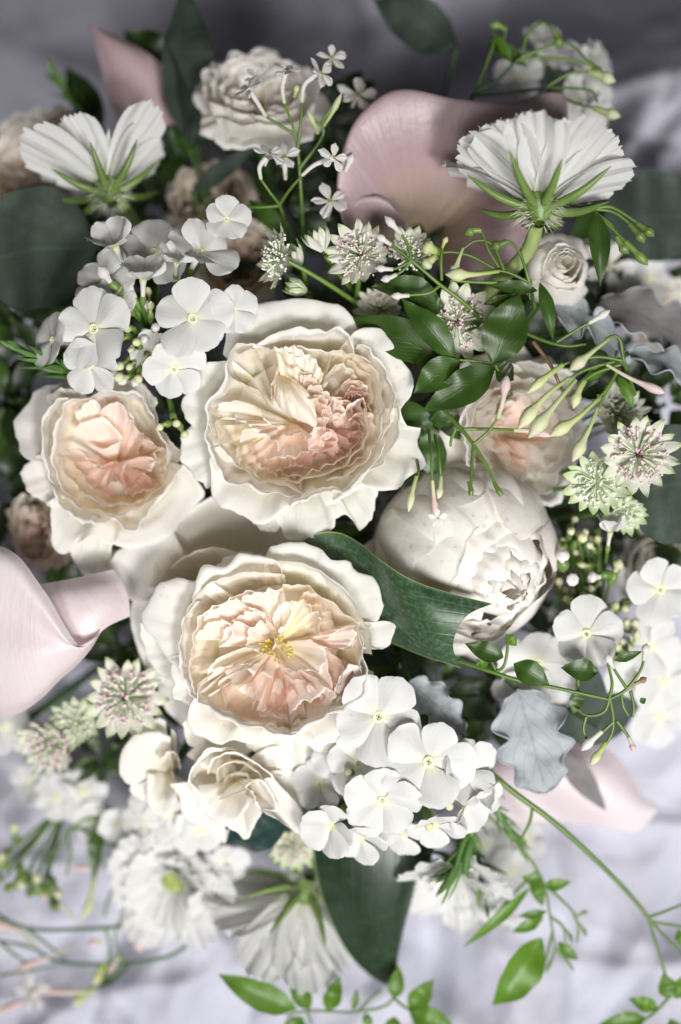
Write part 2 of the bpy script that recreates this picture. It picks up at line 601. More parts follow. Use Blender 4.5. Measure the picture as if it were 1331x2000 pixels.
simple_mat('anther_pink', (.76, .58, .62))
simple_mat('anther_white', (.84, .81, .74))
simple_mat('anther_yellow', (.72, .56, .10))
simple_mat('floret_green', (.66, .73, .55))
simple_mat('floret_plum', (.13, .03, .06))
simple_mat('phlox_eye', (.78, .79, .56))
simple_mat('scabiosa_button', (.52, .60, .22))
simple_mat('fuzz', (.72, .74, .60), rough=.9)
simple_mat('spadix', (.80, .45, .08))

m, t, out = nt('water')
tr = N(t, 'ShaderNodeBsdfTransparent')
tr.inputs[0].default_value = (.97, .97, .97, 1)
gl = N(t, 'ShaderNodeBsdfGlossy', i_Roughness=.04)
mx = N(t, 'ShaderNodeMixShader')
mx.inputs[0].default_value = .07; t.links.new(tr.outputs[0], mx.inputs[1]); t.links.new(gl.outputs[0], mx.inputs[2])
t.links.new(mx.outputs[0], out.inputs[0])

m, t, out = nt('muslin')
g = N(t, 'ShaderNodeTexCoord')
wv = N(t, 'ShaderNodeTexNoise', i_Scale=900.0, i_Detail=2.0)
t.links.new(g.outputs['Object'], wv.inputs['Vector'])
lo = N(t, 'ShaderNodeTexNoise', i_Scale=9.0, i_Detail=3.0)
t.links.new(g.outputs['Object'], lo.inputs['Vector'])
rr = ramp(t, [(.3, (.49, .49, .57)), (.7, (.55, .55, .63))])
t.links.new(lo.outputs['Fac'], rr.inputs[0])
bp = N(t, 'ShaderNodeBump', i_Strength=.25, i_Distance=.0004)
t.links.new(wv.outputs['Fac'], bp.inputs['Height'])
p = N(t, 'ShaderNodeBsdfPrincipled', i_Roughness=.85)
p.inputs['Specular IOR Level'].default_value = .15
t.links.new(rr.outputs[0], p.inputs['Base Color']); t.links.new(bp.outputs[0], p.inputs['Normal'])
t.links.new(p.outputs[0], out.inputs[0])
# ------------------------------------------------------------------ the cloth
def make_cloth():
    rs = np.random.RandomState(11)
    nx, ny = 420, 520
    q = np.linspace(-1, 1, nx); x = 1500 * q + 4500 * q ** 7
    q = np.linspace(-1, 1, ny); y = 1800 * q + 4500 * q ** 7
    X, Y = np.meshgrid(x, y)
    Xw = X + 60 * np.sin(Y / 310 + 1) + 35 * np.sin(Y / 130 + X / 400)
    Yw = Y + 70 * np.sin(X / 280 + 2) + 35 * np.sin(X / 120 - Y / 350)
    Z = np.full_like(X, -760.0)
    for i in range(22):
        a = rs.rand() * np.pi
        d = Xw * math.cos(a) + Yw * math.sin(a)
        per = 300 + 500 * rs.rand()
        s = (d / per + rs.rand()) % 1.0
        w = .10 + .15 * rs.rand()
        r = np.exp(-np.abs(s - .5) / w) * (0.5 + 0.5 * np.sin((Xw * math.sin(a) - Yw * math.cos(a)) / (250 + 250 * rs.rand()) + rs.rand() * 6))
        Z += (34 + 40 * rs.rand()) * r * (1 if rs.rand() > .35 else -1)
    for i in range(9):     # a few long, sharper pleats
        a = rs.rand() * np.pi
        d = Xw * math.cos(a) + Yw * math.sin(a) - rs.uniform(-900, 900)
        e = (X * math.sin(a) - Y * math.cos(a)) - rs.uniform(-700, 700)
        Z += rs.uniform(60, 110) * np.exp(-np.abs(d) / rs.uniform(30, 70)) * np.exp(-(e / 500) ** 2)
    for i in range(16):    # small sharp crumples
        a = rs.rand() * np.pi
        d = Xw * math.cos(a) + Yw * math.sin(a) + 30 * np.sin((Xw - Yw) / 90 + i)
        s = (d / rs.uniform(130, 260) + rs.rand()) % 1.0
        msk = np.clip(.5 + .9 * np.sin((Xw * math.sin(a) - Yw * math.cos(a)) / rs.uniform(90, 180) + rs.rand() * 6), 0, 1)
        Z += rs.uniform(7, 14) * (1 - np.abs(2 * s - 1)) ** 1.5 * msk
    # the cloth is sunk behind the flowers to leave the upper left in shade
    Z -= 1100 / (1 + np.exp(-(Y * .85 - X * .62 - 640) / 120))
    G = np.stack([X, Y, Z], -1)
    me = raw_mesh('cloth', (G.reshape(-1, 3) + [0, 0, Z0]) * K, grid_faces(ny, nx), grid_uv(ny, nx))
    o = link('cloth', me, 'muslin')
    o['kind'] = 'structure'
    o['label'] = 'crumpled white muslin cloth with a lavender cast under the bouquet'
    return o


cloth = make_cloth()
BIND = V(650, 1060, -640)       # where the stems come together


def stem_to_bind(parent, start, r0=9, mat='stem_dark', spread=70, seed=0, name='stem'):
    rs = np.random.RandomState(seed + 991)
    s = np.asarray(start, float)
    e = BIND + np.array([rs.uniform(-1, 1) * spread, rs.uniform(-1, 1) * spread, -115])
    mid = s * .55 + e * .45 + np.array([0, 0, -90 - 60 * rs.rand()])
    mid[2] = max(mid[2], -640)
    return tube(name, [s, mid, e], r0, mat, parent, 8, 10)


# ------------------------------------------------------------------ roses with traced petals
def traced_petals(th, base, items, seed=0, ring_out=0.0):
    """items: (points, profile, curl, ruffle, material[, options])"""
    outs = []
    for i, it in enumerate(items):
        rim, prof, curl, ruf, mat = it[:5]
        opt = dict(it[5]) if len(it) > 5 else {}
        if prof == 'cup' and 'base' not in opt and 'ring' not in opt and len(rim) >= 6:
            opt['ring'] = .5
        if prof in ('flare', 'over') and ring_out and 'base' not in opt:
            opt['ring'] = ring_out
        b = np.array(opt.pop('base', base), float)
        G = rim_grid(rim, b, prof, curl=curl, ruf=ruf, seed=seed + i * 7, **opt)
        outs.append(sheet('petal', G, mat, th))
    if ring_out:       # the cupped floor from which the heart petals rise
        a = np.linspace(0, 2 * np.pi, 17)
        rim = np.array([base + [120 * math.cos(q), 120 * math.sin(q), 22] for q in a])
        sheet('petal', rim_grid(rim, base - [0, 0, 6], 'flat', basew=0, nu=40, nv=10, seed=seed, und=3), 'rose_cream', th)
    return outs


def heart(th, c, Mx, R, zr, drop, base_z, sectors, layers, mat, seed, ruf=5, tw=0.0, inner=.25, mats=None, wide=1.1):
    """quartered heart of a garden rose: nested folded petals in sectors"""
    rs = np.random.RandomState(seed)
    for s in range(sectors):
        a0 = tw + 2 * np.pi * s / sectors + rs.uniform(-.15, .15)
        for j in range(layers):
            f = 1 - j / layers
            r = R * (inner + (1 - inner) * f) * rs.uniform(.92, 1.05)
            half = np.pi / sectors * wide * (.45 + .55 * f) * rs.uniform(.9, 1.1)
            z = zr - drop * (1 - f) + rs.uniform(-6, 8)
            rim = arc_rim(r, a0 + rs.uniform(-.12, .12), half, z, rs, tuck=.35 + .25 * rs.rand(), droop=14, jit=.05, p=2.6)
            base = np.array([math.cos(a0) * R * .12, math.sin(a0) * R * .12, base_z])
            G = rim_grid(rim, base, 'cup' if rs.rand() < .6 else 'slope', basew=.3, curl=(R * .09 * rs.rand(), rs.uniform(-.4, 1.0)), ruf=(ruf * rs.uniform(.6, 1.3), 3 + 2 * rs.rand()), seed=rs.randint(1 << 30), nu=20, nv=9, nc=3, cen=[0, 0, 0])
            sheet('petal', apply_frame(G, Mx, c), (mats[min(j, len(mats) - 1)] if mats else mat), th)


def sepals(th, c, Mx, R, z, n=5, mat='calyx_green', seed=0):
    rs = np.random.RandomState(seed)
    for i in range(n):
        a = 2 * np.pi * i / n + rs.rand() * .3
        rim = arc_rim(R, a, .16, z, rs, n=5)
        G = rim_grid(rim, [0, 0, z - R * .35], 'flare', basew=1.2, nu=6, nv=7)
        sheet('sepal', apply_frame(G, Mx, c), mat, th)


# ---- the full garden rose in the middle of the bouquet
def rose_one():
    c = V(572, 815, -210)
    th = thing('garden_rose', 'large fully open cream garden rose with one rounded petal folded over its heart', 'rose', c, 'open garden roses')
    Z = zoomer(340, 560, .3757)
    base = V(575, 825, -118)
    G_, O_, C_, P_, B_ = 'rose_guard', 'rose_outer', 'rose_cream', 'rose_peach', 'rose_blush'
    g = [
        (Z([(255, 350, -70), (285, 205, -62), (370, 118, -52), (560, 80, -46), (700, 72, -44), (850, 106, -48), (925, 168, -56), (975, 245, -70)]), 'flare', (16, 2.0), (3, 3), G_),
        (Z([(300, 380, -40), (215, 392, -48), (140, 425, -52), (112, 500, -54), (70, 570, -60), (46, 612, -62), (72, 690, -58), (130, 745, -52), (200, 830, -40)]), 'flare', (9, 2.0), (5, 3), G_),
        (Z([(120, 690, -90), (62, 750, -96), (40, 830, -100), (52, 915, -100), (115, 985, -96), (178, 1042, -92), (215, 1000, -82), (240, 900, -75)]), 'flare', (6, 1.5), (5, 4), G_),
        (Z([(190, 850, -50), (196, 960, -62), (206, 1080, -70), (300, 1152, -66), (435, 1222, -58), (520, 1196, -52), (600, 1150, -46), (660, 1100, -40)]), 'flare', (10, 1.9), (4, 3), O_),
        (Z([(505, 1160, -92), (545, 1235, -98), (592, 1296, -100), (700, 1304, -100), (800, 1284, -98), (832, 1222, -92), (836, 1150, -84)]), 'flare', (7, 1.4), (5, 3), G_),
        (Z([(380, 1150, -108), (410, 1225, -112), (470, 1262, -114), (535, 1262, -112), (570, 1190, -108)]), 'flare', (5, 1.4), (4, 3), G_),
        (Z([(800, 1130, -90), (835, 1205, -96), (890, 1186, -94), (935, 1215, -98), (962, 1262, -104), (1004, 1236, -102), (1036, 1150, -96), (1058, 1050, -86)]), 'flare', (6, 1.6), (5, 3), G_),
        (Z([(790, 1135, -30), (900, 1085, -40), (985, 1030, -46), (1045, 1055, -52), (1150, 1046, -58), (1220, 990, -60), (1294, 940, -64), (1294, 880, -62), (1262, 820, -58), (1276, 735, -58), (1212, 722, -50), (1180, 630, -40)]), 'flare', (8, 1.8), (4, 4), G_),
        (Z([(890, 300, -26), (930, 240, -30), (990, 216, -34), (1050, 224, -36), (1105, 258, -38), (1155, 335, -40), (1195, 420, -42), (1236, 462, -46), (1236, 556, -48), (1188, 610, -44), (1150, 700, -34)]), 'flare', (9, 2.0), (4, 3), G_),
        # walls of the cup
        (Z([(400, 330, -26), (480, 290, -16), (640, 252, -6), (770, 246, 0), (850, 218, 4), (895, 262, 4), (925, 330, 0), (940, 370, -8)]), 'cup', (14, 1.5), (4, 3), O_),
        (Z([(560, 330, -30), (660, 315, -20), (740, 335, -14), (830, 345, -8), (900, 340, -5), (985, 385, -4), (1050, 465, -6), (1075, 520, -10)]), 'cup', (6, .6), (5, 4), C_),
        (Z([(470, 320, -18), (380, 296, -8), (310, 320, -4), (275, 395, 0), (292, 470, -2), (250, 545, -4), (186, 606, -6), (176, 690, -8), (215, 770, -12)]), 'cup', (8, 1.3), (5, 3), O_),
        (Z([(190, 620, -16), (170, 735, -12), (190, 830, -14), (245, 935, -18), (262, 1005, -20), (390, 1022, -18), (480, 1062, -20), (600, 1085, -22), (690, 1080, -22)]), 'cup', (7, 1.5), (5, 4), O_),
        (Z([(225, 690, -22), (240, 800, -24), (310, 905, -28), (380, 960, -30), (460, 1010, -28), (560, 1016, -24), (640, 1062, -22), (720, 1052, -22)]), 'cup', (6, .9), (5, 4), C_),
        (Z([(600, 1150, -12), (640, 1105, -4), (720, 1080, 0), (830, 1046, 3), (885, 1066, 3), (930, 1010, 2), (1000, 960, 0), (1080, 850, -2), (1100, 780, -6)]), 'cup', (9, 1.7), (4, 4), O_),
        (Z([(830, 1110, -22), (930, 1040, -16), (1000, 960, -14), (1090, 900, -14), (1150, 800, -16), (1170, 690, -18), (1150, 600, -18)]), 'cup', (9, 1.5), (4, 3), O_),
        (Z([(955, 300, -16), (1010, 330, -10), (1070, 400, -8), (1110, 480, -8), (1140, 560, -8), (1130, 660, -10), (1090, 760, -12), (1070, 860, -16)]), 'cup', (7, 1.3), (5, 4), O_),
        (Z([(940, 340, -18), (1010, 400, -14), (1050, 470, -12), (1085, 560, -12), (1075, 660, -12), (1060, 780, -14), (1010, 880, -16), (900, 970, -18), (800, 1020, -20)]), 'cup', (6, .9), (6, 5), C_),
        (Z([(900, 380, -24), (980, 430, -18), (1020, 500, -16), (1030, 590, -16), (1000, 640, -16), (1010, 760, -18), (960, 850, -20), (880, 930, -24), (760, 985, -26), (640, 1010, -28), (540, 1000, -32)]), 'cup', (6, .5), (6, 7), C_),
        (Z([(985, 540, -34), (975, 640, -28), (985, 740, -26), (935, 840, -28), (850, 905, -32), (740, 955, -36), (620, 985, -38), (520, 960, -42)]), 'cup', (5, .3), (6, 7), C_),
        # folded petals of the heart
        (Z([(285, 380, -10), (292, 460, -12), (360, 500, -16), (430, 530, -20), (475, 575, -26), (502, 625, -42)]), 'cup', (6, -.6), (3, 3), C_, dict(base=V(520, 810, -150))),
        (Z([(330, 350, -18), (420, 330, -14), (455, 390, -18), (480, 470, -24), (495, 560, -40)]), 'cup', (5, .4), (3, 4), C_, dict(base=V(540, 790, -150))),
        (Z([(430, 320, -16), (500, 325, -12), (540, 390, -14), (530, 450, -20), (510, 520, -34), (505, 600, -52)]), 'cup', (5, .6), (4, 4), C_, dict(base=V(548, 800, -150))),
        (Z([(490, 320, -20), (560, 355, -16), (590, 415, -18), (650, 425, -20), (700, 460, -26), (740, 480, -34)]), 'cup', (5, .5), (5, 5), C_),
        (Z([(520, 315, -14), (590, 350, -10), (640, 375, -10), (700, 395, -12), (750, 430, -16), (770, 475, -24), (735, 500, -40)]), 'slope', (6, 1.2), (5, 5), C_),
        (Z([(570, 312, -10), (640, 335, -8), (720, 390, -8), (768, 440, -14), (772, 480, -28)]), 'slope', (6, .9), (4, 5), C_),
        (Z([(775, 500, -40), (785, 470, -30), (830, 420, -22), (860, 412, -18), (905, 430, -16), (950, 470, -18)]), 'cup', (7, .8), (5, 4), C_),
        (Z([(850, 560, -40), (880, 500, -28), (935, 485, -22), (985, 515, -22), (1000, 560, -26)]), 'cup', (7, .9), (5, 4), P_),
        (Z([(820, 345, -14), (810, 400, -16), (780, 490, -28), (800, 500, -40)]), 'cup', (4, .4), (3, 3), C_),
        # left pockets
        (Z([(225, 640, -20), (260, 606, -16), (345, 598, -14), (430, 622, -16), (480, 690, -24), (520, 720, -44), (550, 745, -60)]), 'slope', (6, .8), (5, 5), C_),
        (Z([(225, 690, -24), (290, 680, -22), (350, 695, -22), (400, 715, -26), (440, 745, -30), (490, 785, -44)]), 'slope', (6, .8), (6, 5), C_),
        (Z([(345, 810, -32), (365, 760, -28), (405, 735, -28), (470, 765, -30), (530, 800, -38), (545, 860, -48), (485, 905, -60)]), 'slope', (6, .9), (5, 5), P_),
        (Z([(250, 720, -28), (290, 770, -28), (330, 850, -30), (340, 905, -34), (400, 950, -38)]), 'cup', (5, .6), (5, 4), C_),
        (Z([(350, 830, -36), (365, 900, -36), (420, 960, -40), (500, 1000, -44), (600, 1005, -46)]), 'cup', (5, .5), (5, 4), C_),
        (Z([(400, 830, -44), (430, 900, -46), (500, 960, -48), (570, 985, -50), (640, 990, -50)]), 'cup', (5, .6), (5, 5), P_),
        (Z([(470, 900, -56), (540, 880, -50), (620, 880, -50), (700, 850, -54), (720, 900, -64)]), 'slope', (5, .7), (5, 5), P_),
        (Z([(540, 785, -56), (600, 765, -44), (670, 755, -36), (716, 772, -34), (690, 800, -38), (715, 845, -44), (775, 838, -54)]), 'slope', (5, .8), (4, 4), P_),
        (Z([(640, 700, -64), (700, 690, -52), (760, 680, -46), (800, 690, -48), (780, 760, -58), (770, 840, -70)]), 'slope', (5, .7), (4, 4), P_),
        (Z([(720, 880, -70), (750, 830, -62), (800, 770, -56), (820, 740, -54), (850, 800, -62), (830, 900, -74)]), 'slope', (4, .6), (4, 4), B_),
        (Z([(800, 745, -58), (860, 770, -52), (905, 800, -48), (930, 830, -50), (890, 900, -62)]), 'cup', (5, .5), (4, 4), B_),
        (Z([(900, 800, -56), (925, 760, -46), (970, 750, -40), (980, 790, -44), (940, 840, -54)]), 'cup', (4, .5), (3, 4), B_),
        (Z([(700, 940, -66), (730, 890, -58), (770, 870, -56), (820, 900, -58), (840, 920, -62)]), 'cup', (4, .5), (3, 4), B_),
        (Z([(560, 960, -60), (600, 935, -52), (650, 930, -50), (700, 950, -54)]), 'cup', (4, .5), (3, 4), P_),
        (Z([(868, 705, -62), (882, 655, -48), (930, 612, -40), (985, 594, -36), (1002, 650, -38)]), 'cup', (7, .9), (3, 3), P_, dict(base=V(690, 835, -130))),
        (Z([(740, 540, -48), (800, 560, -44), (850, 600, -44), (880, 660, -46), (840, 700, -56)]), 'slope', (6, .9), (4, 4), P_),
    ]
    traced_petals(th, base, g, 100, .6)
    heart(th, V(668, 848, -40), np.eye(3), 66, 0, 10, -75, 4, 2, P_, 676, ruf=1.8, tw=.3, mats=[P_, B_], wide=.9)
    heart(th, V(690, 792, -36), np.eye(3), 40, 0, 10, -75, 3, 2, P_, 677, ruf=1.5, tw=1.3, mats=[P_, P_], wide=.9)
    # little closed fan on the far wall of the cup
    for i in range(7):
        x = 885 + i * 17
        sheet('petal', rim_grid(Z([(x, 600 - i * 2, -46), (x + 8, 560, -30), (x + 26, 532 + i * 3, -22), (x + 42, 560, -26)]), V(700, 800, -150), 'cup', nu=10, nv=7, ruf=(2, 3), seed=i, und=1), B_, th)
    # rounded petal that folds over the heart (seen from its back)
    for k, (rim, bs, mm) in enumerate([
            ([(522, 560, -52), (545, 620, -46), (600, 664, -42), (665, 700, -40), (738, 724, -44), (735, 650, -46), (712, 560, -50)], (575, 468, -66), 2.6),
            ([(520, 520, -50), (528, 590, -42), (575, 645, -36), (640, 680, -36), (700, 690, -42)], (560, 470, -70), 1.9),
            ([(640, 500, -50), (690, 540, -44), (728, 600, -42), (742, 690, -46)], (600, 480, -70), 1.7)]):
        sheet('petal', rim_grid(Z(rim), Z([bs])[0], ((.25, mm), (.75, mm * 1.05)), basew=.35, curl=(6, .9), ruf=(2, 3), seed=40 + k, nu=28, nv=16), C_, th)
    # small scalloped ones tucked at its side
    for i, (x, y, z) in enumerate([(720, 490, -20), (745, 530, -18), (765, 580, -22), (780, 625, -28), (700, 480, -24), (740, 600, -16), (790, 650, -40)]):
        sheet('petal', rim_grid(Z([(x - 45, y - 15, z - 8), (x - 5, y - 14, z), (x + 22, y + 4, z), (x + 30, y + 35, z - 8)]), V(590, 800, -120), 'slope', curl=(4, .8), ruf=(3, 4), nu=12, nv=7, seed=400 + i), P_, th)
    sepals(th, c, np.eye(3), 150, -10, seed=3)
    stem_to_bind(th, c, 13, seed=1)
    return th


def rose_two():
    c = V(535, 1262, -215)
    th = thing('garden_rose', 'ruffled peach hearted garden rose showing yellow stamens, beside the pointed blue green leaf', 'rose', c, 'open garden roses')
    Z = zoomer(270, 1030, .3907)
    base = V(545, 1258, -108)
    G_, O_, C_, P_, B_ = 'rose_guard', 'rose_outer', 'rose_cream', 'rose_peach', 'rose_blush'
    g = [
        (Z([(350, 250, -40), (285, 268, -44), (205, 256, -46), (95, 296, -50), (72, 356, -52), (30, 432, -56), (34, 500, -60), (84, 560, -58), (140, 640, -54), (200, 700, -44)]), 'over', (11, 2.2), (4, 3), O_),
        (Z([(10, 480, -130), (20, 560, -136), (60, 660, -140), (110, 730, -140), (170, 775, -138), (240, 760, -130)]), 'flare', (6, 1.5), (3, 3), G_),
        (Z([(300, 300, -40), (380, 200, -44), (450, 155, -46), (540, 128, -44), (640, 150, -40)]), 'flare', (6, 1.4), (3, 3), O_),
        (Z([(270, 360, -10), (350, 262, -6), (450, 220, -2), (520, 180, 0), (610, 170, 4), (680, 166, 4), (712, 205, 2), (722, 256, -4)]), 'cup', (22, 2.3), (4, 3), O_),
        (Z([(630, 160, -36), (660, 108, -36), (720, 86, -34), (805, 82, -32), (925, 115, -34), (965, 170, -36), (1055, 176, -40), (1085, 222, -42), (1175, 262, -46), (1212, 335, -50), (1206, 440, -54), (1165, 500, -52), (1120, 520, -46)]), 'flare', (13, 2.3), (4, 4), G_),
        (Z([(1120, 470, -52), (1180, 474, -56), (1230, 468, -60), (1278, 492, -62), (1270, 556, -64), (1228, 606, -66), (1160, 602, -62), (1100, 600, -58)]), 'flare', (5, 1.6), (3, 3), G_),
        (Z([(180, 640, -50), (165, 700, -54), (186, 765, -58), (182, 840, -62), (260, 884, -60), (320, 876, -50), (350, 840, -44)]), 'flare', (8, 1.9), (4, 3), O_),
        (Z([(290, 840, -34), (262, 900, -40), (255, 985, -46), (380, 1072, -46), (480, 1060, -42), (540, 1074, -40), (660, 1062, -36), (790, 1044, -32), (850, 1010, -30)]), 'flare', (9, 1.9), (4, 4), O_),
        (Z([(740, 1030, -46), (800, 1068, -52), (900, 1100, -56), (950, 1078, -56), (1028, 1056, -56), (1040, 985, -52), (1120, 880, -48), (1160, 790, -46), (1170, 720, -44)]), 'flare', (8, 1.8), (4, 4), O_),
        (Z([(220, 985, -130), (250, 1060, -138), (320, 1110, -140), (460, 1140, -140), (560, 1120, -138), (640, 1060, -130)]), 'flare', (6, 1.5), (4, 3), G_),
        (Z([(540, 1090, -120), (620, 1130, -126), (730, 1230, -130), (780, 1195, -132), (760, 1100, -126)]), 'flare', (6, 1.5), (4, 3), G_),
        (Z([(730, 1080, -120), (770, 1190, -128), (860, 1205, -130), (930, 1190, -130), (960, 1100, -120)]), 'flare', (6, 1.5), (4, 3), G_),
        # cup
        (Z([(640, 175, -16), (740, 170, -12), (840, 195, -10), (950, 250, -10), (1040, 330, -12), (1100, 420, -14), (1150, 520, -16), (1170, 640, -18)]), 'cup', (8, .6), (3, 3), O_),
        (Z([(265, 560, -20), (245, 480, -12), (255, 400, -8), (300, 330, -6), (400, 260, -8), (520, 235, -10), (640, 225, -12), (730, 240, -14)]), 'cup', (7, .3), (3, 3), O_),
        (Z([(290, 860, -18), (240, 760, -14), (216, 640, -12), (222, 520, -12), (250, 430, -14), (300, 370, -18)]), 'cup', (7, 1.2), (4, 4), O_),
        (Z([(300, 780, -16), (312, 870, -12), (420, 925, -10), (520, 975, -8), (620, 1000, -6), (750, 1035, -6), (870, 975, -6), (990, 905, -6)]), 'cup', (8, 1.4), (5, 5), O_),
        (Z([(700, 1040, -10), (800, 1010, -6), (900, 950, -4), (1010, 900, -4), (1100, 840, -6), (1140, 740, -8), (1120, 620, -10), (1110, 520, -14)]), 'cup', (9, 1.4), (5, 5), O_),
        (Z([(720, 290, -26), (820, 290, -20), (930, 350, -16), (1030, 430, -16), (1095, 500, -16), (1110, 620, -18), (1105, 740, -18), (1080, 840, -20)]), 'cup', (6, .7), (5, 5), C_),
        (Z([(270, 640, -26), (285, 520, -20), (330, 440, -18), (420, 385, -18), (520, 330, -18), (640, 325, -20), (720, 300, -22)]), 'cup', (6, .8), (5, 5), C_),
        (Z([(270, 600, -28), (262, 700, -26), (280, 800, -24), (330, 860, -24), (430, 910, -26), (520, 950, -28)]), 'cup', (6, .7), (4, 4), C_),
        # heart: upper flaps
        (Z([(340, 470, -30), (350, 440, -24), (430, 395, -20), (500, 372, -18), (560, 400, -20), (640, 440, -28), (650, 480, -40)]), 'slope', (6, 1.0), (5, 5), P_),
        (Z([(470, 470, -36), (520, 440, -28), (590, 430, -26), (640, 450, -30), (640, 490, -40)]), 'slope', (5, 1.0), (4, 4), P_),
        (Z([(290, 560, -34), (330, 500, -26), (400, 470, -22), (460, 480, -22), (470, 560, -28), (400, 600, -32)]), 'slope', (6, 1.0), (5, 4), P_),
        (Z([(430, 570, -38), (450, 510, -28), (510, 480, -24), (560, 500, -26), (560, 570, -34)]), 'slope', (6, .8), (5, 4), P_),
        (Z([(545, 600, -42), (560, 520, -28), (620, 480, -24), (670, 530, -28), (685, 600, -40), (620, 640, -46)]), 'slope', (6, .9), (5, 4), C_),
        (Z([(490, 380, -24), (540, 350, -18), (620, 340, -16), (700, 330, -16), (710, 380, -22), (690, 420, -36)]), 'slope', (6, .9), (5, 5), P_),
        (Z([(670, 450, -44), (700, 410, -34), (740, 385, -28), (765, 420, -30), (740, 480, -36), (700, 515, -44)]), 'slope', (5, .8), (3, 3), 'rose_outer'),
        (Z([(760, 370, -24), (830, 370, -18), (870, 420, -20), (900, 440, -24), (905, 540, -40)]), 'cup', (6, .8), (5, 4), C_),
        (Z([(830, 320, -22), (890, 340, -16), (930, 390, -16), (960, 450, -18), (975, 520, -24)]), 'cup', (5, .6), (4, 4), P_),
        (Z([(850, 400, -28), (905, 390, -22), (925, 440, -24), (905, 500, -34), (905, 545, -46)]), 'cup', (5, .7), (4, 4), C_),
        (Z([(940, 560, -38), (1000, 510, -28), (1060, 500, -22), (1080, 545, -24), (1030, 600, -32), (980, 610, -38)]), 'slope', (6, 1.0), (5, 4), P_),
        (Z([(860, 560, -52), (930, 600, -44), (1000, 610, -36), (1060, 600, -30), (1090, 560, -26)]), 'slope', (5, .7), (4, 4), P_),
        # heart: fan that opens to the right
        (Z([(690, 650, -60), (730, 690, -50), (790, 720, -46), (850, 705, -44), (900, 720, -40), (930, 650, -44), (910, 590, -52)]), 'slope', (6, .9), (5, 5), C_),
        (Z([(700, 680, -64), (760, 720, -56), (830, 720, -48), (900, 760, -44), (940, 840, -42), (960, 780, -42), (940, 650, -46)]), 'slope', (5, .6), (5, 4), P_),
        (Z([(930, 600, -46), (980, 640, -38), (1020, 680, -34), (1010, 760, -34), (980, 860, -36)]), 'cup', (5, .6), (4, 4), P_),
        (Z([(985, 820, -40), (1010, 760, -30), (1050, 700, -24), (1085, 690, -22), (1085, 760, -26), (1040, 850, -34)]), 'incurve', (5, -.3), (3, 3), P_),
        (Z([(760, 930, -44), (800, 880, -38), (880, 850, -34), (930, 800, -32), (980, 830, -32), (940, 900, -34)]), 'slope', (6, 1.0), (5, 4), P_),
        (Z([(960, 890, -34), (1000, 860, -26), (1060, 850, -22), (1100, 800, -20), (1110, 720, -22)]), 'cup', (6, .9), (4, 4), P_),
        # heart: left fan
        (Z([(340, 740, -34), (400, 660, -30), (480, 620, -30), (560, 600, -34), (640, 640, -46)]), 'slope', (6, .6), (4, 4), C_),
        (Z([(310, 790, -34), (350, 760, -28), (400, 700, -26), (470, 690, -28), (540, 680, -34), (600, 690, -46)]), 'slope', (6, .8), (5, 6), C_),
        (Z([(390, 800, -38), (430, 750, -30), (500, 720, -28), (560, 700, -30), (580, 740, -36), (520, 790, -40)]), 'slope', (6, .9), (5, 5), P_),
        (Z([(400, 790, -44), (415, 800, -40), (440, 880, -36), (500, 950, -34), (600, 985, -34), (620, 940, -40)]), 'cup', (6, .6), (4, 4), P_),
        (Z([(540, 850, -50), (560, 790, -42), (620, 720, -42), (665, 740, -44), (670, 800, -46), (640, 900, -50), (590, 920, -50)]), 'slope', (5, .7), (4, 4), P_),
        (Z([(470, 840, -46), (510, 800, -40), (560, 770, -40), (580, 830, -44), (570, 920, -46)]), 'cup', (5, .6), (4, 4), B_),
        # heart: lower folds
        (Z([(640, 930, -50), (660, 860, -46), (680, 780, -50), (710, 760, -54), (730, 820, -52), (720, 900, -50), (740, 940, -48)]), 'cup', (4, .4), (4, 5), B_),
        (Z([(700, 920, -52), (740, 860, -48), (770, 800, -48), (800, 850, -46), (780, 910, -44)]), 'cup', (5, .5), (4, 4), B_),
        (Z([(730, 730, -60), (780, 760, -52), (840, 770, -46), (850, 830, -44), (810, 870, -46), (780, 880, -48)]), 'slope', (5, .7), (4, 4), P_),
        (Z([(840, 830, -44), (850, 780, -40), (900, 820, -36), (930, 860, -36), (880, 900, -38)]), 'cup', (5, .6), (4, 4), B_),
        (Z([(560, 985, -40), (600, 940, -38), (660, 930, -38), (740, 950, -38), (760, 1000, -34)]), 'cup', (5, .7), (4, 4), B_),
        (Z([(500, 960, -34), (560, 990, -28), (650, 985, -24), (750, 1005, -22), (800, 970, -22), (850, 960, -22)]), 'cup', (6, 1.0), (5, 5), C_),
    ]
    traced_petals(th, base, g, 300, .6)
    # stamens in the open heart
    rs = np.random.RandomState(4)
    pcs = []
    for i in range(26):
        a = rs.rand() * 6.28
        p0 = V(545, 1262, -90) + np.array([math.cos(a) * 6, math.sin(a) * 6, 0])
        p1 = p0 + np.array([math.cos(a) * rs.uniform(8, 34), math.sin(a) * rs.uniform(6, 22), rs.uniform(30, 46)])
        pcs.append((tube_grid([p0, p0 * .5 + p1 * .5 + [0, 0, 8], p1], .8, 4, 5), True))
        pcs.append((tube_grid([p1, p1 + [0, 0, 3], p1 + [2, 1, 6]], np.array([1, 3.4, 1]), 6, 5), True))
    joined('stamens', pcs, 'anther_yellow', th)
    sepals(th, c, np.eye(3), 150, -10, seed=9)
    stem_to_bind(th, c, 13, seed=2)
    return th


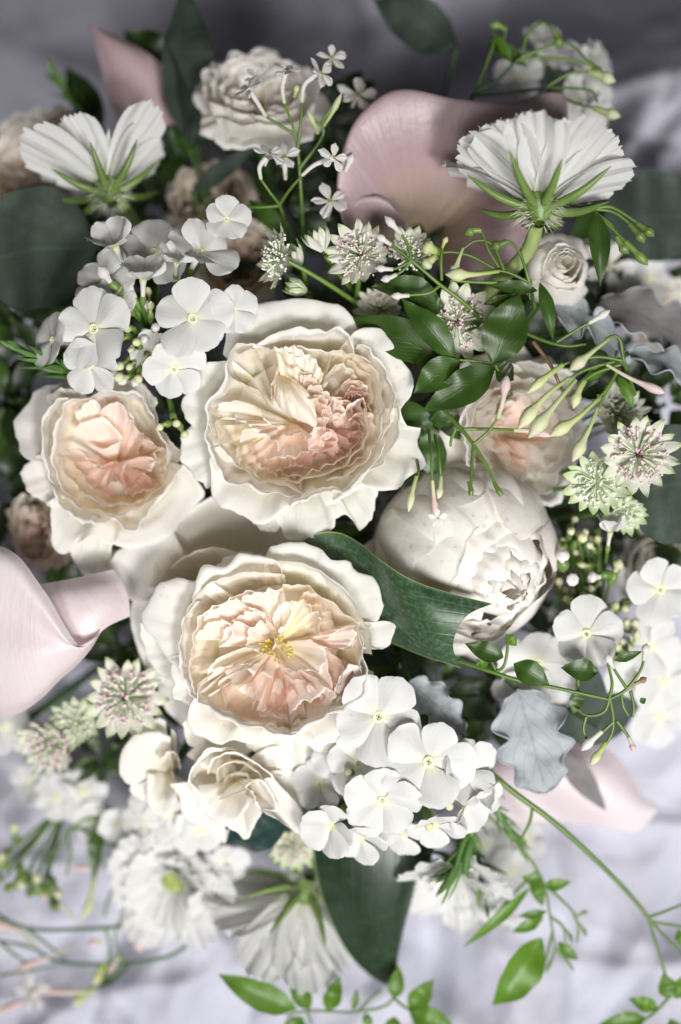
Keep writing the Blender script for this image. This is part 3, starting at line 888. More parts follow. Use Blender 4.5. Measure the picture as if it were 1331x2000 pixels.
def rose_three():
    c = V(215, 915, -255)
    th = thing('garden_rose', 'softly shaded blush hearted garden rose below the phlox head and rosemary tip', 'rose', c, 'open garden roses')
    Z0_ = zoomer(10, 700, .31555)
    dz = -70

    def Z(pts):
        return Z0_([(p[0], p[1], p[2] + dz) for p in pts])
    base = V(225, 905, -185)
    G_, O_, C_, P_, B_ = 'rose_guard', 'rose_outer', 'rose_cream', 'rose_peach', 'rose_blush'
    g = [
        (Z([(430, 150, -70), (300, 160, -78), (190, 215, -82), (115, 310, -84), (70, 400, -84), (74, 500, -82), (104, 590, -74), (160, 630, -66), (260, 640, -56)]), 'over', (12, 2.0), (5, 3), O_),
        (Z([(200, 600, -66), (130, 655, -74), (114, 740, -80), (160, 830, -78), (250, 900, -70), (320, 930, -60)]), 'over', (10, 2.0), (4, 3), O_),
        (Z([(260, 260, -40), (280, 220, -42), (380, 190, -42), (460, 210, -40), (520, 250, -36)]), 'flare', (8, 1.6), (4, 3), O_),
        (Z([(540, 220, -44), (620, 170, -48), (618, 110, -52), (660, 82, -54), (720, 110, -54), (790, 145, -52), (860, 175, -50), (930, 235, -48), (945, 280, -44)]), 'flare', (8, 2.0), (4, 3), G_),
        (Z([(870, 210, -46), (905, 300, -44), (950, 400, -44), (1000, 490, -46), (1060, 560, -50), (1090, 590, -52), (1080, 640, -50)]), 'cup', (7, 1.0), (3, 3), G_),
        (Z([(270, 890, -46), (290, 1000, -60), (296, 1110, -72), (330, 1200, -80), (400, 1190, -78), (470, 1130, -70), (520, 1100, -62), (600, 1110, -64), (660, 1160, -70), (700, 1130, -64)]), 'flare', (9, 1.9), (4, 4), O_),
        (Z([(560, 1080, -70), (680, 1150, -78), (800, 1160, -84), (950, 1130, -92), (1060, 1040, -96), (1160, 920, -100), (1230, 830, -100), (1180, 740, -86), (1110, 660, -70)]), 'flare', (7, 1.6), (3, 3), O_),
        (Z([(400, 1200, -110), (470, 1290, -120), (560, 1330, -124), (650, 1260, -120), (640, 1180, -110)]), 'flare', (5, 1.5), (4, 3), G_),
        # cup
        (Z([(420, 260, -14), (330, 265, -8), (275, 330, -6), (235, 430, -8), (250, 560, -12), (270, 680, -18), (300, 780, -24)]), 'cup', (10, 1.3), (4, 3), O_),
        (Z([(560, 250, -20), (460, 250, -14), (380, 280, -10), (350, 380, -10), (320, 510, -14), (305, 630, -18), (340, 760, -24), (420, 860, -28)]), 'cup', (8, 1.0), (4, 3), C_),
        (Z([(500, 240, -16), (600, 215, -8), (720, 220, -4), (830, 240, -2), (880, 320, -2), (930, 430, -4), (985, 520, -8), (1005, 620, -14)]), 'cup', (9, 1.0), (5, 4), O_),
        (Z([(680, 280, -22), (740, 320, -14), (790, 400, -12), (850, 480, -12), (930, 540, -14), (985, 560, -18)]), 'cup', (7, .7), (4, 4), C_),
        (Z([(990, 500, -20), (1005, 600, -18), (990, 700, -22), (960, 790, -26), (880, 860, -28), (790, 900, -28)]), 'cup', (7, .8), (4, 4), C_),
        (Z([(1090, 660, -44), (1030, 760, -40), (970, 830, -38), (900, 930, -38), (840, 990, -40), (810, 1060, -44), (740, 1050, -42), (700, 1000, -38)]), 'cup', (9, 1.5), (4, 3), O_),
        (Z([(280, 760, -30), (330, 860, -34), (370, 930, -38), (490, 990, -42), (600, 1000, -42), (690, 990, -40), (740, 1050, -42)]), 'cup', (9, 1.4), (4, 3), O_),
        (Z([(320, 820, -34), (450, 900, -34), (560, 960, -34), (690, 970, -34), (800, 930, -34), (930, 870, -34), (990, 780, -32)]), 'cup', (8, .9), (5, 4), C_),
        (Z([(330, 600, -28), (400, 740, -30), (500, 830, -32), (620, 900, -32), (740, 910, -32), (860, 880, -32)]), 'cup', (7, .6), (5, 4), C_),
        # heart
        (Z([(440, 370, -30), (470, 310, -22), (540, 280, -18), (600, 320, -20), (600, 390, -30)]), 'slope', (6, 1.0), (4, 3), P_),
        (Z([(590, 380, -30), (610, 310, -22), (700, 295, -18), (760, 350, -20), (800, 420, -26), (830, 460, -32)]), 'slope', (7, .8), (4, 3), B_),
        (Z([(430, 450, -36), (480, 410, -28), (580, 400, -26), (660, 430, -30), (720, 510, -42), (640, 560, -50), (520, 540, -46)]), 'slope', (8, 1.2), (3, 3), P_),
        (Z([(400, 560, -40), (460, 560, -34), (510, 620, -40), (560, 660, -50), (620, 700, -60)]), 'slope', (6, .8), (4, 3), B_),
        (Z([(380, 600, -44), (440, 660, -40), (500, 740, -42), (560, 810, -46), (640, 850, -48)]), 'cup', (6, .5), (4, 4), B_),
        (Z([(600, 830, -56), (640, 780, -48), (700, 760, -46), (740, 800, -48), (750, 860, -52)]), 'slope', (6, .8), (4, 4), B_),
        (Z([(720, 740, -56), (730, 660, -42), (790, 620, -34), (880, 610, -30), (920, 640, -32), (900, 700, -40)]), 'slope', (7, .9), (4, 4), B_),
        (Z([(820, 620, -48), (830, 540, -34), (850, 460, -26), (900, 520, -24), (950, 550, -24)]), 'cup', (6, .6), (4, 4), P_),
        (Z([(880, 700, -42), (920, 640, -30), (930, 570, -22), (985, 560, -20), (1000, 640, -22), (960, 730, -30)]), 'cup', (7, 1.0), (6, 5), C_),
        (Z([(750, 840, -52), (800, 780, -44), (850, 700, -40), (900, 760, -38), (890, 840, -40)]), 'cup', (6, .6), (5, 4), B_),
        (Z([(780, 860, -46), (840, 820, -40), (900, 810, -36), (950, 770, -34)]), 'cup', (6, .8), (4, 4), P_),
        (Z([(560, 700, -70), (620, 660, -60), (690, 640, -58), (740, 690, -62)]), 'slope', (5, .6), (4, 4), B_),
    ]
    traced_petals(th, base, g, 500, .6)
    sepals(th, c, np.eye(3), 140, -10, seed=19)
    stem_to_bind(th, c, 13, seed=3)
    return th


rose_one(); rose_two(); rose_three()


# ---- the globe of the white peony, turned towards the window
def peony():
    c = V(905, 1080, -330)
    th = thing('peony', 'round white peony bloom beaded with water drops, beside the pointed leaf', 'peony', c)
    cc = V(909, 1082, -190)
    R = 188.0
    s = .31555

    def pet(az, rad, rim, seed, ruf=3, lip=.03, nu=30, nv=16, spread=.5, deep=.75, mat='peony_white', squash=1.0, und=.012):
        """petal that hugs the globe, from a point round its side (az) to a traced edge"""
        rs = np.random.RandomState(seed)
        r = R * rad
        P = np.array([((700 + p[0] * s) - 909, 1082 - (880 + p[1] * s)) for p in rim], float)
        P3 = catmull(np.column_stack([P, np.zeros(len(P))]), nu)
        d = np.linalg.norm(P3[:, :2], axis=1)
        lim = np.minimum(1, .985 * r / np.maximum(d, 1e-6))
        P3[:, :2] *= lim[:, None]
        P3[:, 2] = np.sqrt(np.maximum(r * r - (P3[:, :2] ** 2).sum(1), 0)) * squash
        d1 = nrm(P3)
        u = np.linspace(0, 1, nu)
        a = math.radians(az) - (u - .5) * spread * 0
        b0 = nrm(np.array([math.cos(math.radians(az)), math.sin(math.radians(az)), -deep]))
        ch = nrm(d1[-1] - d1[0])
        b = nrm(b0 + (u - .5)[:, None] * spread * ch)
        om = np.arccos(np.clip((b * d1).sum(1), -.999, .999))
        G = np.zeros((nv, nu, 3))
        rr = np.linalg.norm(P3, axis=1)
        T = np.linspace(0, 1, nv)
        U2, T2 = np.meshgrid(u, T)
        un = 1 + und * wob2(U2, T2, rs, 1.5)
        for k, t in enumerate(T):
            q = (np.sin((1 - t) * om)[:, None] * b + np.sin(t * om)[:, None] * d1) / np.sin(om)[:, None]
            G[k] = q * (r + (rr - r) * t)[:, None] * un[k][:, None] * (1 + lip * t ** 5)
        G[-1] += (ruf * wob(u, rs, (3, 6, 9), (1, .6, .4)))[:, None] * np.array([0, 0, 1.0])
        G[-2] += (.5 * ruf * wob(u, rs, (3, 6, 9), (1, .6, .4)))[:, None] * np.array([0, 0, .6])
        sheet('petal', G + cc, mat, th)

    for i in range(6):      # petals that close the back of the globe
        az = i * 60 + 15
        ca, sa = math.cos(math.radians(az)), math.sin(math.radians(az))
        mid = (660 + 545 * ca, 640 - 545 * sa)
        tx, ty = -sa, -ca
        pet(az, .99, [(mid[0] - tx * 420, mid[1] - ty * 420), (mid[0] - 60 * ca, mid[1] + 60 * sa), (mid[0] + tx * 420, mid[1] + ty * 420)], 80 + i, deep=2.0)
    pet(172, .985, [(330, 1080), (318, 900), (312, 790), (330, 680), (440, 570), (405, 450), (330, 400), (300, 260)], 1, lip=.035, und=.02)
    pet(105, 1.0, [(160, 330), (330, 440), (395, 420), (480, 305), (560, 340), (650, 325), (745, 268), (795, 175), (810, 70)], 2, lip=.03, und=.02)
    pet(35, 1.01, [(740, 130), (800, 290), (865, 450), (960, 545), (1070, 505), (1100, 600), (1150, 690), (1200, 745), (1255, 700)], 3, lip=.03, und=.02)
    # the wrapped heart, whose mouth faces the window
    Mx = frame(nrm([.47, -.36, .81]))
    n = 21
    for i in range(n):
        f = i / (n - 1)
        rs = np.random.RandomState(300 + i)
        r = R * (.10 + .62 * f ** .9)
        az = i * 2.4 + rs.uniform(-.2, .2)
        zt = R * (.95 - .33 * f ** 1.6) + rs.uniform(-4, 5)
        rim = arc_rim(r, az, 1.45 - .55 * f, zt, rs, tuck=-.12 - .1 * rs.rand(), droop=R * (.03 + .10 * f), jit=.035)
        bel = (1.30 + .38 * f) if f > .25 else 1.2
        G = rim_grid(rim, [0, 0, -R * .75], ((bel * .98, .06), (bel * 1.02, .80)), curl=((R * (.13 + .05 * rs.rand()), rs.uniform(-1.5, -.7)) if f < .8 else (R * .05, rs.uniform(-.3, .9))), ruf=(R * (.018 + .016 * rs.rand()), 3), seed=320 + i, nu=34, nv=16, cen=[0, 0, 0], und=R * .012)
        sheet('petal', apply_frame(G, Mx, cc), 'peony_white', th)
    stem_to_bind(th, c, 13, seed=5)
    return th


peony()
# ------------------------------------------------------------------ roses that are mostly covered or out of focus
def rose_generic(label, c, axis, R, seed, mats=('rose_outer', 'rose_cream', 'rose_peach'), group=None, heart_n=(4, 4), name='rose', open_=1.0, guards=6, stem=True, ruf=1.0, deep=.8):
    rs = np.random.RandomState(seed)
    c = np.asarray(c, float)
    th = thing(name, label, 'rose', c - nrm(axis) * R * deep, group)
    Mx = frame(axis, rs.rand() * 6)
    base = np.array([0, 0, -R * deep])
    rings = [(guards, 1.0 * open_, -.28, 'flare', (.10, 1.9), .035, mats[0], .62), (6, .80, -.02, 'cup', (.08, 1.3), .03, mats[0], .72), (6, .68, .0, 'cup', (.05, .8), .03, mats[1], .75), (5, .55, -.04, 'cup', (.05, .6), .035, mats[1], .8)]
    for k, (n, r, z, prof, curl, rf, mat, half) in enumerate(rings):
        for i in range(n):
            a = 2 * np.pi * (i + .5 * (k % 2)) / n + rs.uniform(-.2, .2)
            rim = arc_rim(R * r * rs.uniform(.92, 1.08), a, half * rs.uniform(.9, 1.1) * (1.2 if k == 0 else 1), R * (z + rs.uniform(-.05, .04)), rs, tuck=.16 if k == 0 else .06, droop=R * .10, jit=.035)
            G = rim_grid(rim, base, prof, curl=(R * curl[0], curl[1]), ruf=(R * rf * ruf, 3), seed=rs.randint(1 << 30), nu=22, nv=11, cen=[0, 0, 0], und=R * .012)
            sheet('petal', apply_frame(G, Mx, c), mat, th)
    heart(th, c, Mx, R * .52, -R * .06, R * .25, -R * .7, heart_n[0], heart_n[1], mats[2], seed + 5, ruf=R * .03, mats=[mats[1], mats[2]])
    sepals(th, c, Mx, R * .7, -R * .55, seed=seed)
    if stem:
        stem_to_bind(th, c - nrm(axis) * R * deep, 11, seed=seed)
    return th


def bud_rose(label, c, axis, R, seed, mat='rose_outer', name='rose'):
    """spiral bud: overlapping petals that wrap the centre"""
    rs = np.random.RandomState(seed)
    c = np.asarray(c, float)
    th = thing(name, label, 'rose', c - nrm(axis) * R * 1.0, None)
    Mx = frame(axis, 1.0)
    n = 12
    for i in range(n):
        f = i / (n - 1)
        r = R * (.09 + .46 * f ** .95)
        a = i * 2.25 + (.9 if i == n - 1 else 0)
        zt = R * (.52 - .34 * f ** 1.6)
        rim = arc_rim(r, a, 1.55 - .45 * f, zt, rs, tuck=-.15, droop=R * (.06 + .2 * f), jit=.02) + np.array([R * .10, R * .08, 0]) * (1 - f)
        bel = 1.35 + .75 * f
        G = rim_grid(rim, [0, 0, -R * .85], ((bel * .95, .08), (bel, .80)), curl=(R * (.03 + .09 * f), 1.0 + 1.2 * f), ruf=(R * .012, 2), seed=seed + i, nu=30, nv=16, cen=[0, 0, 0], und=R * .01)
        sheet('petal', apply_frame(G, Mx, c), mat, th)
    sepals(th, c, Mx, R * .75, -R * .5, seed=seed)
    stem_to_bind(th, c - nrm(axis) * R, 9, seed=seed)
    return th


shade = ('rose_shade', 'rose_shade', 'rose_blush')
rose_generic('blush hearted cream rose under hanging jasmine buds and above the white peony', V(1022, 850, -150), (.36, -.10, .92), 172, 31, ('rose_outer', 'rose_outer', 'rose_peach'), heart_n=(4, 4))
rose_generic('cream rose in shadow with small white jasmine flowers in front of it', V(508, 168, -250), (.06, .62, .75), 150, 32, ('rose_outer', 'rose_outer', 'rose_cream'))
rose_generic('shaded cream rose behind the round eucalyptus leaf and a scabiosa', V(62, 305, -340), (-.35, .35, .85), 140, 33, ('rose_cream', 'rose_cream', 'rose_peach'), deep=.7)
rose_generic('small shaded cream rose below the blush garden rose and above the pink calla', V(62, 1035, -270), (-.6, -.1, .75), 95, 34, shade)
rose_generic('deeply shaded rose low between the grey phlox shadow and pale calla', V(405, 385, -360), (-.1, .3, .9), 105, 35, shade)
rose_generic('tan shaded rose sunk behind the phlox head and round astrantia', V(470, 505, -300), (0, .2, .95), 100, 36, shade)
rose_generic('white rose beside the silvery felted leaf and the spray rose bud', V(1305, 610, -360), (.3, .2, .9), 95, 37, ('rose_outer', 'rose_outer', 'rose_cream'))

def drooping_rose():
    c = V(340, 1500, -280)
    th = thing('rose', 'white rose with long drooping petals under the peach hearted rose and grey astrantia', 'rose', c)
    Z_ = zoomer(220, 1400, .3456)
    m = 'peony_white'
    items = [
        (Z_([(330, 120, -170), (260, 85, -165), (165, 98, -160), (95, 150, -158), (40, 262, -162), (52, 345, -172), (120, 385, -180), (200, 365, -182)]), 'flare', (9, 1.7), (3, 2), m),
        (Z_([(95, 350, -205), (105, 420, -212), (165, 468, -216), (235, 430, -214)]), 'flare', (6, 1.5), (3, 2), m),
        (Z_([(195, 320, -176), (204, 440, -182), (214, 525, -188), (255, 552, -190), (335, 515, -184), (370, 390, -176)]), 'flare', (8, 1.6), (3, 2), m),
        (Z_([(335, 400, -196), (420, 550, -205), (530, 640, -210), (598, 705, -216), (618, 640, -212), (520, 470, -200)]), 'flare', (8, 1.6), (3, 2), m),
        (Z_([(330, 60, -180), (360, 130, -176), (350, 240, -172), (330, 330, -176), (400, 420, -186)]), 'slope', (7, 1.0), (3, 2), m),
        (Z_([(150, 120, -190), (80, 60, -196), (180, 20, -200), (300, 20, -200)]), 'flare', (7, 1.5), (3, 2), m),
        (Z_([(260, 260, -150), (300, 210, -146), (360, 220, -146), (380, 300, -152)]), 'cup', (6, .8), (3, 2), m),
    ]
    traced_petals(th, V(335, 1505, -270), items, 990)
    stem_to_bind(th, c, 11, seed=38)


drooping_rose()
rose_generic('white rose at the edge of the silver leaf, under pale phlox', V(1300, 1110, -330), (.3, -.1, .9), 100, 39, ('peony_white', 'peony_white', 'rose_cream'))


def small_bud_rose():
    bud_rose('small cream spray rose bud with one pink edged petal', V(1096, 528, -125), (.16, .06, .98), 88, 41)


small_bud_rose()


def tucked_rose():
    c = V(430, 1150, -350)
    th = thing('rose', 'half hidden cream rose with one wide smooth petal between two open garden roses', 'rose', c)
    O_ = 'rose_cream'
    items = [
        (VV([(290, 1140, -190), (325, 1050, -180), (400, 985, -170), (480, 960, -170), (560, 990, -175), (610, 1045, -185)]), 'slope', (8, 1.0), (3, 2), O_),
        (VV([(340, 1040, -172), (262, 1062, -168), (220, 1088, -168), (222, 1130, -172), (258, 1172, -180), (300, 1170, -176)]), 'flare', (8, 1.6), (3, 2), 'rose_outer', dict(base=V(390, 1140, -330))),
        (VV([(268, 1150, -196), (258, 1200, -198), (268, 1260, -202), (290, 1310, -206), (330, 1345, -208), (370, 1345, -200)]), 'flare', (7, 1.6), (3, 2), 'rose_outer'),
        (VV([(300, 1300, -220), (330, 1390, -226), (400, 1430, -230), (470, 1420, -226)]), 'flare', (6, 1.5), (3, 2), 'rose_outer'),
        (VV([(330, 1110, -150), (380, 1080, -140), (450, 1075, -140), (510, 1100, -150)]), 'cup', (6, .8), (3, 2), O_),
        (VV([(140, 1090, -230), (160, 1120, -236), (190, 1135, -238), (225, 1120, -232), (240, 1090, -226)]), 'flare', (5, 1.5), (3, 2), 'rose_guard', dict(base=V(260, 1070, -300))),
    ]
    traced_petals(th, V(440, 1150, -330), items, 900)
    stem_to_bind(th, c, 12, seed=44)


tucked_rose()


def gardenia():
    c = V(470, 1530, -230)
    th = thing('gardenia', 'swirled white gardenia below the peach hearted rose', 'gardenia', c)
    Z_ = zoomer(220, 1400, .3456)

    def Z(p):
        return Z_([(q[0], q[1], q[2] - 75) for q in p])
    m = 'peony_white'
    base = V(462, 1525, -175)
    items = [
        (Z([(700, 190, -18), (620, 190, -10), (545, 212, -4), (465, 295, -6), (438, 350, -14), (480, 410, -20), (560, 465, -30)]), 'cup', (12, 1.6), (3, 2), m),
        (Z([(540, 330, -16), (570, 250, -2), (620, 220, 4), (690, 214, 8), (790, 252, 6), (870, 315, 0), (930, 380, -14)]), 'cup', (10, 1.2), (2, 2), m),
        (Z([(590, 380, -20), (600, 300, -6), (650, 262, 0), (730, 268, 0), (810, 310, -4), (850, 360, -14)]), 'cup', (7, .5), (2, 2), m),
        (Z([(620, 400, -24), (640, 350, -14), (700, 320, -10), (760, 340, -12), (780, 380, -20)]), 'cup', (6, -.4), (2, 2), m),
        (Z([(440, 390, -26), (480, 460, -22), (500, 520, -24), (580, 585, -26), (690, 590, -22), (760, 520, -14), (770, 470, -16)]), 'flare', (10, 1.8), (3, 2), m),
        (Z([(600, 560, -40), (640, 610, -42), (700, 645, -46), (755, 690, -54), (795, 610, -40), (850, 545, -28)]), 'flare', (7, 1.6), (2, 2), m),
        (Z([(820, 480, -18), (850, 540, -24), (950, 590, -36), (1040, 655, -50), (1072, 615, -46), (1050, 520, -34), (980, 430, -22), (900, 340, -12)]), 'flare', (10, 1.7), (3, 2), m),
        (Z([(930, 300, -44), (1010, 310, -50), (1090, 370, -56), (1150, 425, -62), (1110, 500, -58), (1040, 520, -50)]), 'flare', (8, 1.6), (3, 2), m),
        (Z([(780, 230, -40), (860, 185, -44), (960, 170, -48), (1018, 245, -50), (1000, 310, -46), (940, 340, -38)]), 'flare', (8, 1.7), (3, 2), m),
        (Z([(745, 420, -20), (765, 372, -6), (830, 364, -2), (895, 440, -6), (915, 520, -14), (840, 520, -18)]), 'slope', (9, 1.3), (2, 2), m),
        (Z([(600, 470, -24), (680, 440, -14), (750, 410, -10), (790, 430, -12), (800, 500, -18)]), 'slope', (8, 1.0), (2, 2), m),
        (Z([(420, 220, -60), (480, 170, -64), (560, 150, -66), (640, 160, -62)]), 'flare', (8, 1.6), (2, 2), m),
        (Z([(330, 380, -80), (370, 440, -90), (420, 560, -100), (560, 640, -104), (640, 700, -110), (660, 600, -90)]), 'flare', (8, 1.6), (3, 2), m),
    ]
    traced_petals(th, base, items, 960)
    stem_to_bind(th, c, 10, seed=45)


gardenia()


# ------------------------------------------------------------------ calla lilies
def loft(curves, nu=26, nv=20):
    C = np.array([catmull(c, nu) for c in curves])
    return np.array([catmull(C[:, j], nv) for j in range(nu)]).transpose(1, 0, 2)


def calla_open():
    c = V(815, 500, -380)
    th = thing('calla_lily', 'large open dusky pink calla behind the white scabiosa head', 'calla lily', c, 'pink calla lilies')
    rim = VV([(730, 500, -190), (690, 470, -160), (664, 405, -132), (672, 320, -112), (700, 245, -100), (755, 200, -98), (815, 190, -104), (890, 202, -120), (985, 212, -140), (1060, 190, -158), (1092, 205, -172), (1085, 290, -176), (1062, 360, -166), (1040, 430, -150), (1012, 500, -150), (950, 545, -170), (880, 550, -190)])
    G = rim_grid(rim, V(812, 492, -400), ((.22, .42), (.60, .93)), basew=.02, curl=(26, 1.7), ruf=(0, 2), nu=70, nv=26, nc=8, seed=2, und=3)
    sheet('spathe', G, 'calla_pink', th)
    # the overlapping wrap on the near side of the throat
    rim2 = VV([(672, 425, -150), (700, 400, -146), (735, 394, -150), (775, 415, -165), (798, 455, -190), (812, 500, -225)])
    sheet('spathe_wrap', rim_grid(rim2, V(770, 520, -390), 'flat', curl=(16, 1.8), nu=26, nv=14, seed=3), 'calla_pink', th)
    # spadix
    tube('spadix', [V(815, 492, -380), V(800, 480, -300), V(778, 478, -230)], np.array([8, 11, 10, 4]), 'spadix', th, 10, 12)
    stem_to_bind(th, c, 16, seed=51)


def calla_left():
    c = V(200, 1230, -330)
    th = thing('calla_lily', 'pale pink calla with a rolled rim beside the blush garden rose', 'calla lily', c, 'pink calla lilies')
    front = [
        VV([(-70, 1050, -70), (0, 1066, -40), (40, 1090, -24), (75, 1137, -14), (98, 1170, -10), (118, 1206, -10), (138, 1240, -16), (157, 1266, -28)]),
        VV([(-75, 1075, -30), (-10, 1095, -6), (30, 1120, 4), (62, 1160, 6), (86, 1192, 6), (108, 1222, 4), (132, 1252, -6), (160, 1270, -26)]),
        VV([(-85, 1190, -50), (-20, 1195, -30), (25, 1205, -22), (66, 1222, -16), (98, 1240, -14), (128, 1256, -16), (152, 1264, -22), (176, 1258, -36)]),
        VV([(-85, 1290, -70), (-20, 1290, -40), (30, 1288, -26), (70, 1286, -20), (104, 1280, -20), (134, 1270, -22), (160, 1260, -30), (192, 1240, -48)]),
        VV([(-85, 1365, -120), (-10, 1372, -90), (40, 1364, -72), (80, 1344, -62), (112, 1316, -56), (144, 1290, -54), (172, 1262, -54), (196, 1228, -66)]),
        VV([(-85, 1392, -180), (-10, 1402, -150), (40, 1392, -130), (84, 1362, -112), (118, 1328, -98), (150, 1300, -90), (178, 1268, -86), (198, 1234, -90)]),
    ]
    sheet('spathe', loft(front, 40, 30)[::-1], 'calla_pale', th)
    back = [
        VV([(10, 1150, -120), (70, 1142, -110), (120, 1134, -108), (170, 1124, -112), (222, 1112, -124)]),
        VV([(50, 1180, -100), (100, 1172, -76), (150, 1160, -66), (196, 1148, -76), (240, 1140, -110)]),
        VV([(100, 1230, -90), (130, 1215, -60), (170, 1200, -52), (208, 1180, -66), (252, 1172, -112)]),
        VV([(140, 1275, -90), (160, 1264, -64), (186, 1244, -62), (214, 1222, -78), (254, 1204, -116)]),
    ]
    sheet('spathe_back', loft(back, 26, 20)[::-1], 'calla_pale', th)
    stem_to_bind(th, c, 15, seed=52)


def calla_right():
    c = V(1000, 1540, -420)
    th = thing('calla_lily', 'very pale calla pointing away under the silver leaf, over bare cloth', 'calla lily', c, 'pink calla lilies')
    cs = [
        VV([(940, 1470, -400), (1040, 1452, -370), (1120, 1452, -350), (1185, 1462, -345), (1225, 1500, -352), (1252, 1548, -362), (1284, 1572, -380)]),
        VV([(940, 1510, -370), (1040, 1494, -320), (1120, 1494, -300), (1180, 1512, -300), (1222, 1548, -320), (1252, 1576, -345), (1284, 1582, -372)]),
        VV([(940, 1550, -372), (1040, 1545, -318), (1110, 1545, -302), (1170, 1560, -304), (1214, 1584, -325), (1246, 1596, -350), (1276, 1594, -374)]),
        VV([(940, 1610, -420), (1020, 1606, -380), (1090, 1606, -365), (1160, 1612, -365), (1210, 1622, -372), (1244, 1624, -378), (1262, 1612, -384)]),
    ]
    sheet('spathe', loft(cs, 30, 20).transpose(1, 0, 2), 'calla_pale', th)
    stem_to_bind(th, c, 14, seed=53)


def calla_top():
    c = V(330, 250, -460)
    th = thing('calla_lily', 'mauve calla standing in deep shadow above a scabiosa', 'calla lily', c, 'pink calla lilies')
    cs = [
        VV([(172, 48, -400), (186, 90, -385), (200, 140, -375), (212, 190, -380), (236, 240, -400)]),
        VV([(178, 50, -385), (215, 95, -355), (238, 150, -345), (256, 200, -355), (284, 245, -390)]),
        VV([(186, 52, -385), (250, 96, -352), (284, 150, -345), (305, 200, -355), (322, 245, -390)]),
        VV([(196, 56, -395), (270, 92, -378), (318, 130, -372), (338, 185, -380), (350, 240, -400)]),
    ]
    sheet('spathe', loft(cs, 24, 18).transpose(1, 0, 2), 'calla_mauve', th)
    stem_to_bind(th, c, 14, seed=54)


calla_open(); calla_left(); calla_right(); calla_top()


# ------------------------------------------------------------------ scabiosa
def fan_grid(L, Wd, rs, nu=30, nv=12, pleat=3.0, tooth=.06, arch=.12, start=.03):
    """frilled petal in its own frame: along +x, width y, up z"""
    u = np.linspace(-1, 1, nu); v = np.linspace(0, 1, nv)
    U, T = np.meshgrid(u, v)
    edge = 1 - .16 * np.abs(u) ** 2.2 + tooth * wob((u + 1) / 2, rs, (3.0, 8.5, 15), (.7, .8, .6))
    x = L * (start + (edge[None, :] - start) * T)
    w = Wd * (.16 + .84 * T ** .6) * (1 - .16 * T ** 6)
    y = U * w
    z = pleat * T * wob(((U + 1) / 2).ravel(), rs, (2.2, 4.3, 7), (1, .8, .4)).reshape(U.shape) * (.4 + .6 * T) + arch * L * np.sin(np.pi * T * .6) - .10 * Wd * U ** 2 * T
    return np.stack([x, y, z], -1)


def rot_y(a):
    c, s = math.cos(a), math.sin(a)
    return np.array([[c, 0, s], [0, 1, 0], [-s, 0, c]])


def rot_z(a):
    c, s = math.cos(a), math.sin(a)
    return np.array([[c, -s, 0], [s, c, 0], [0, 0, 1]])


def rot_x(a):
    c, s = math.cos(a), math.sin(a)
    return np.array([[1, 0, 0], [0, c, -s], [0, s, c]])


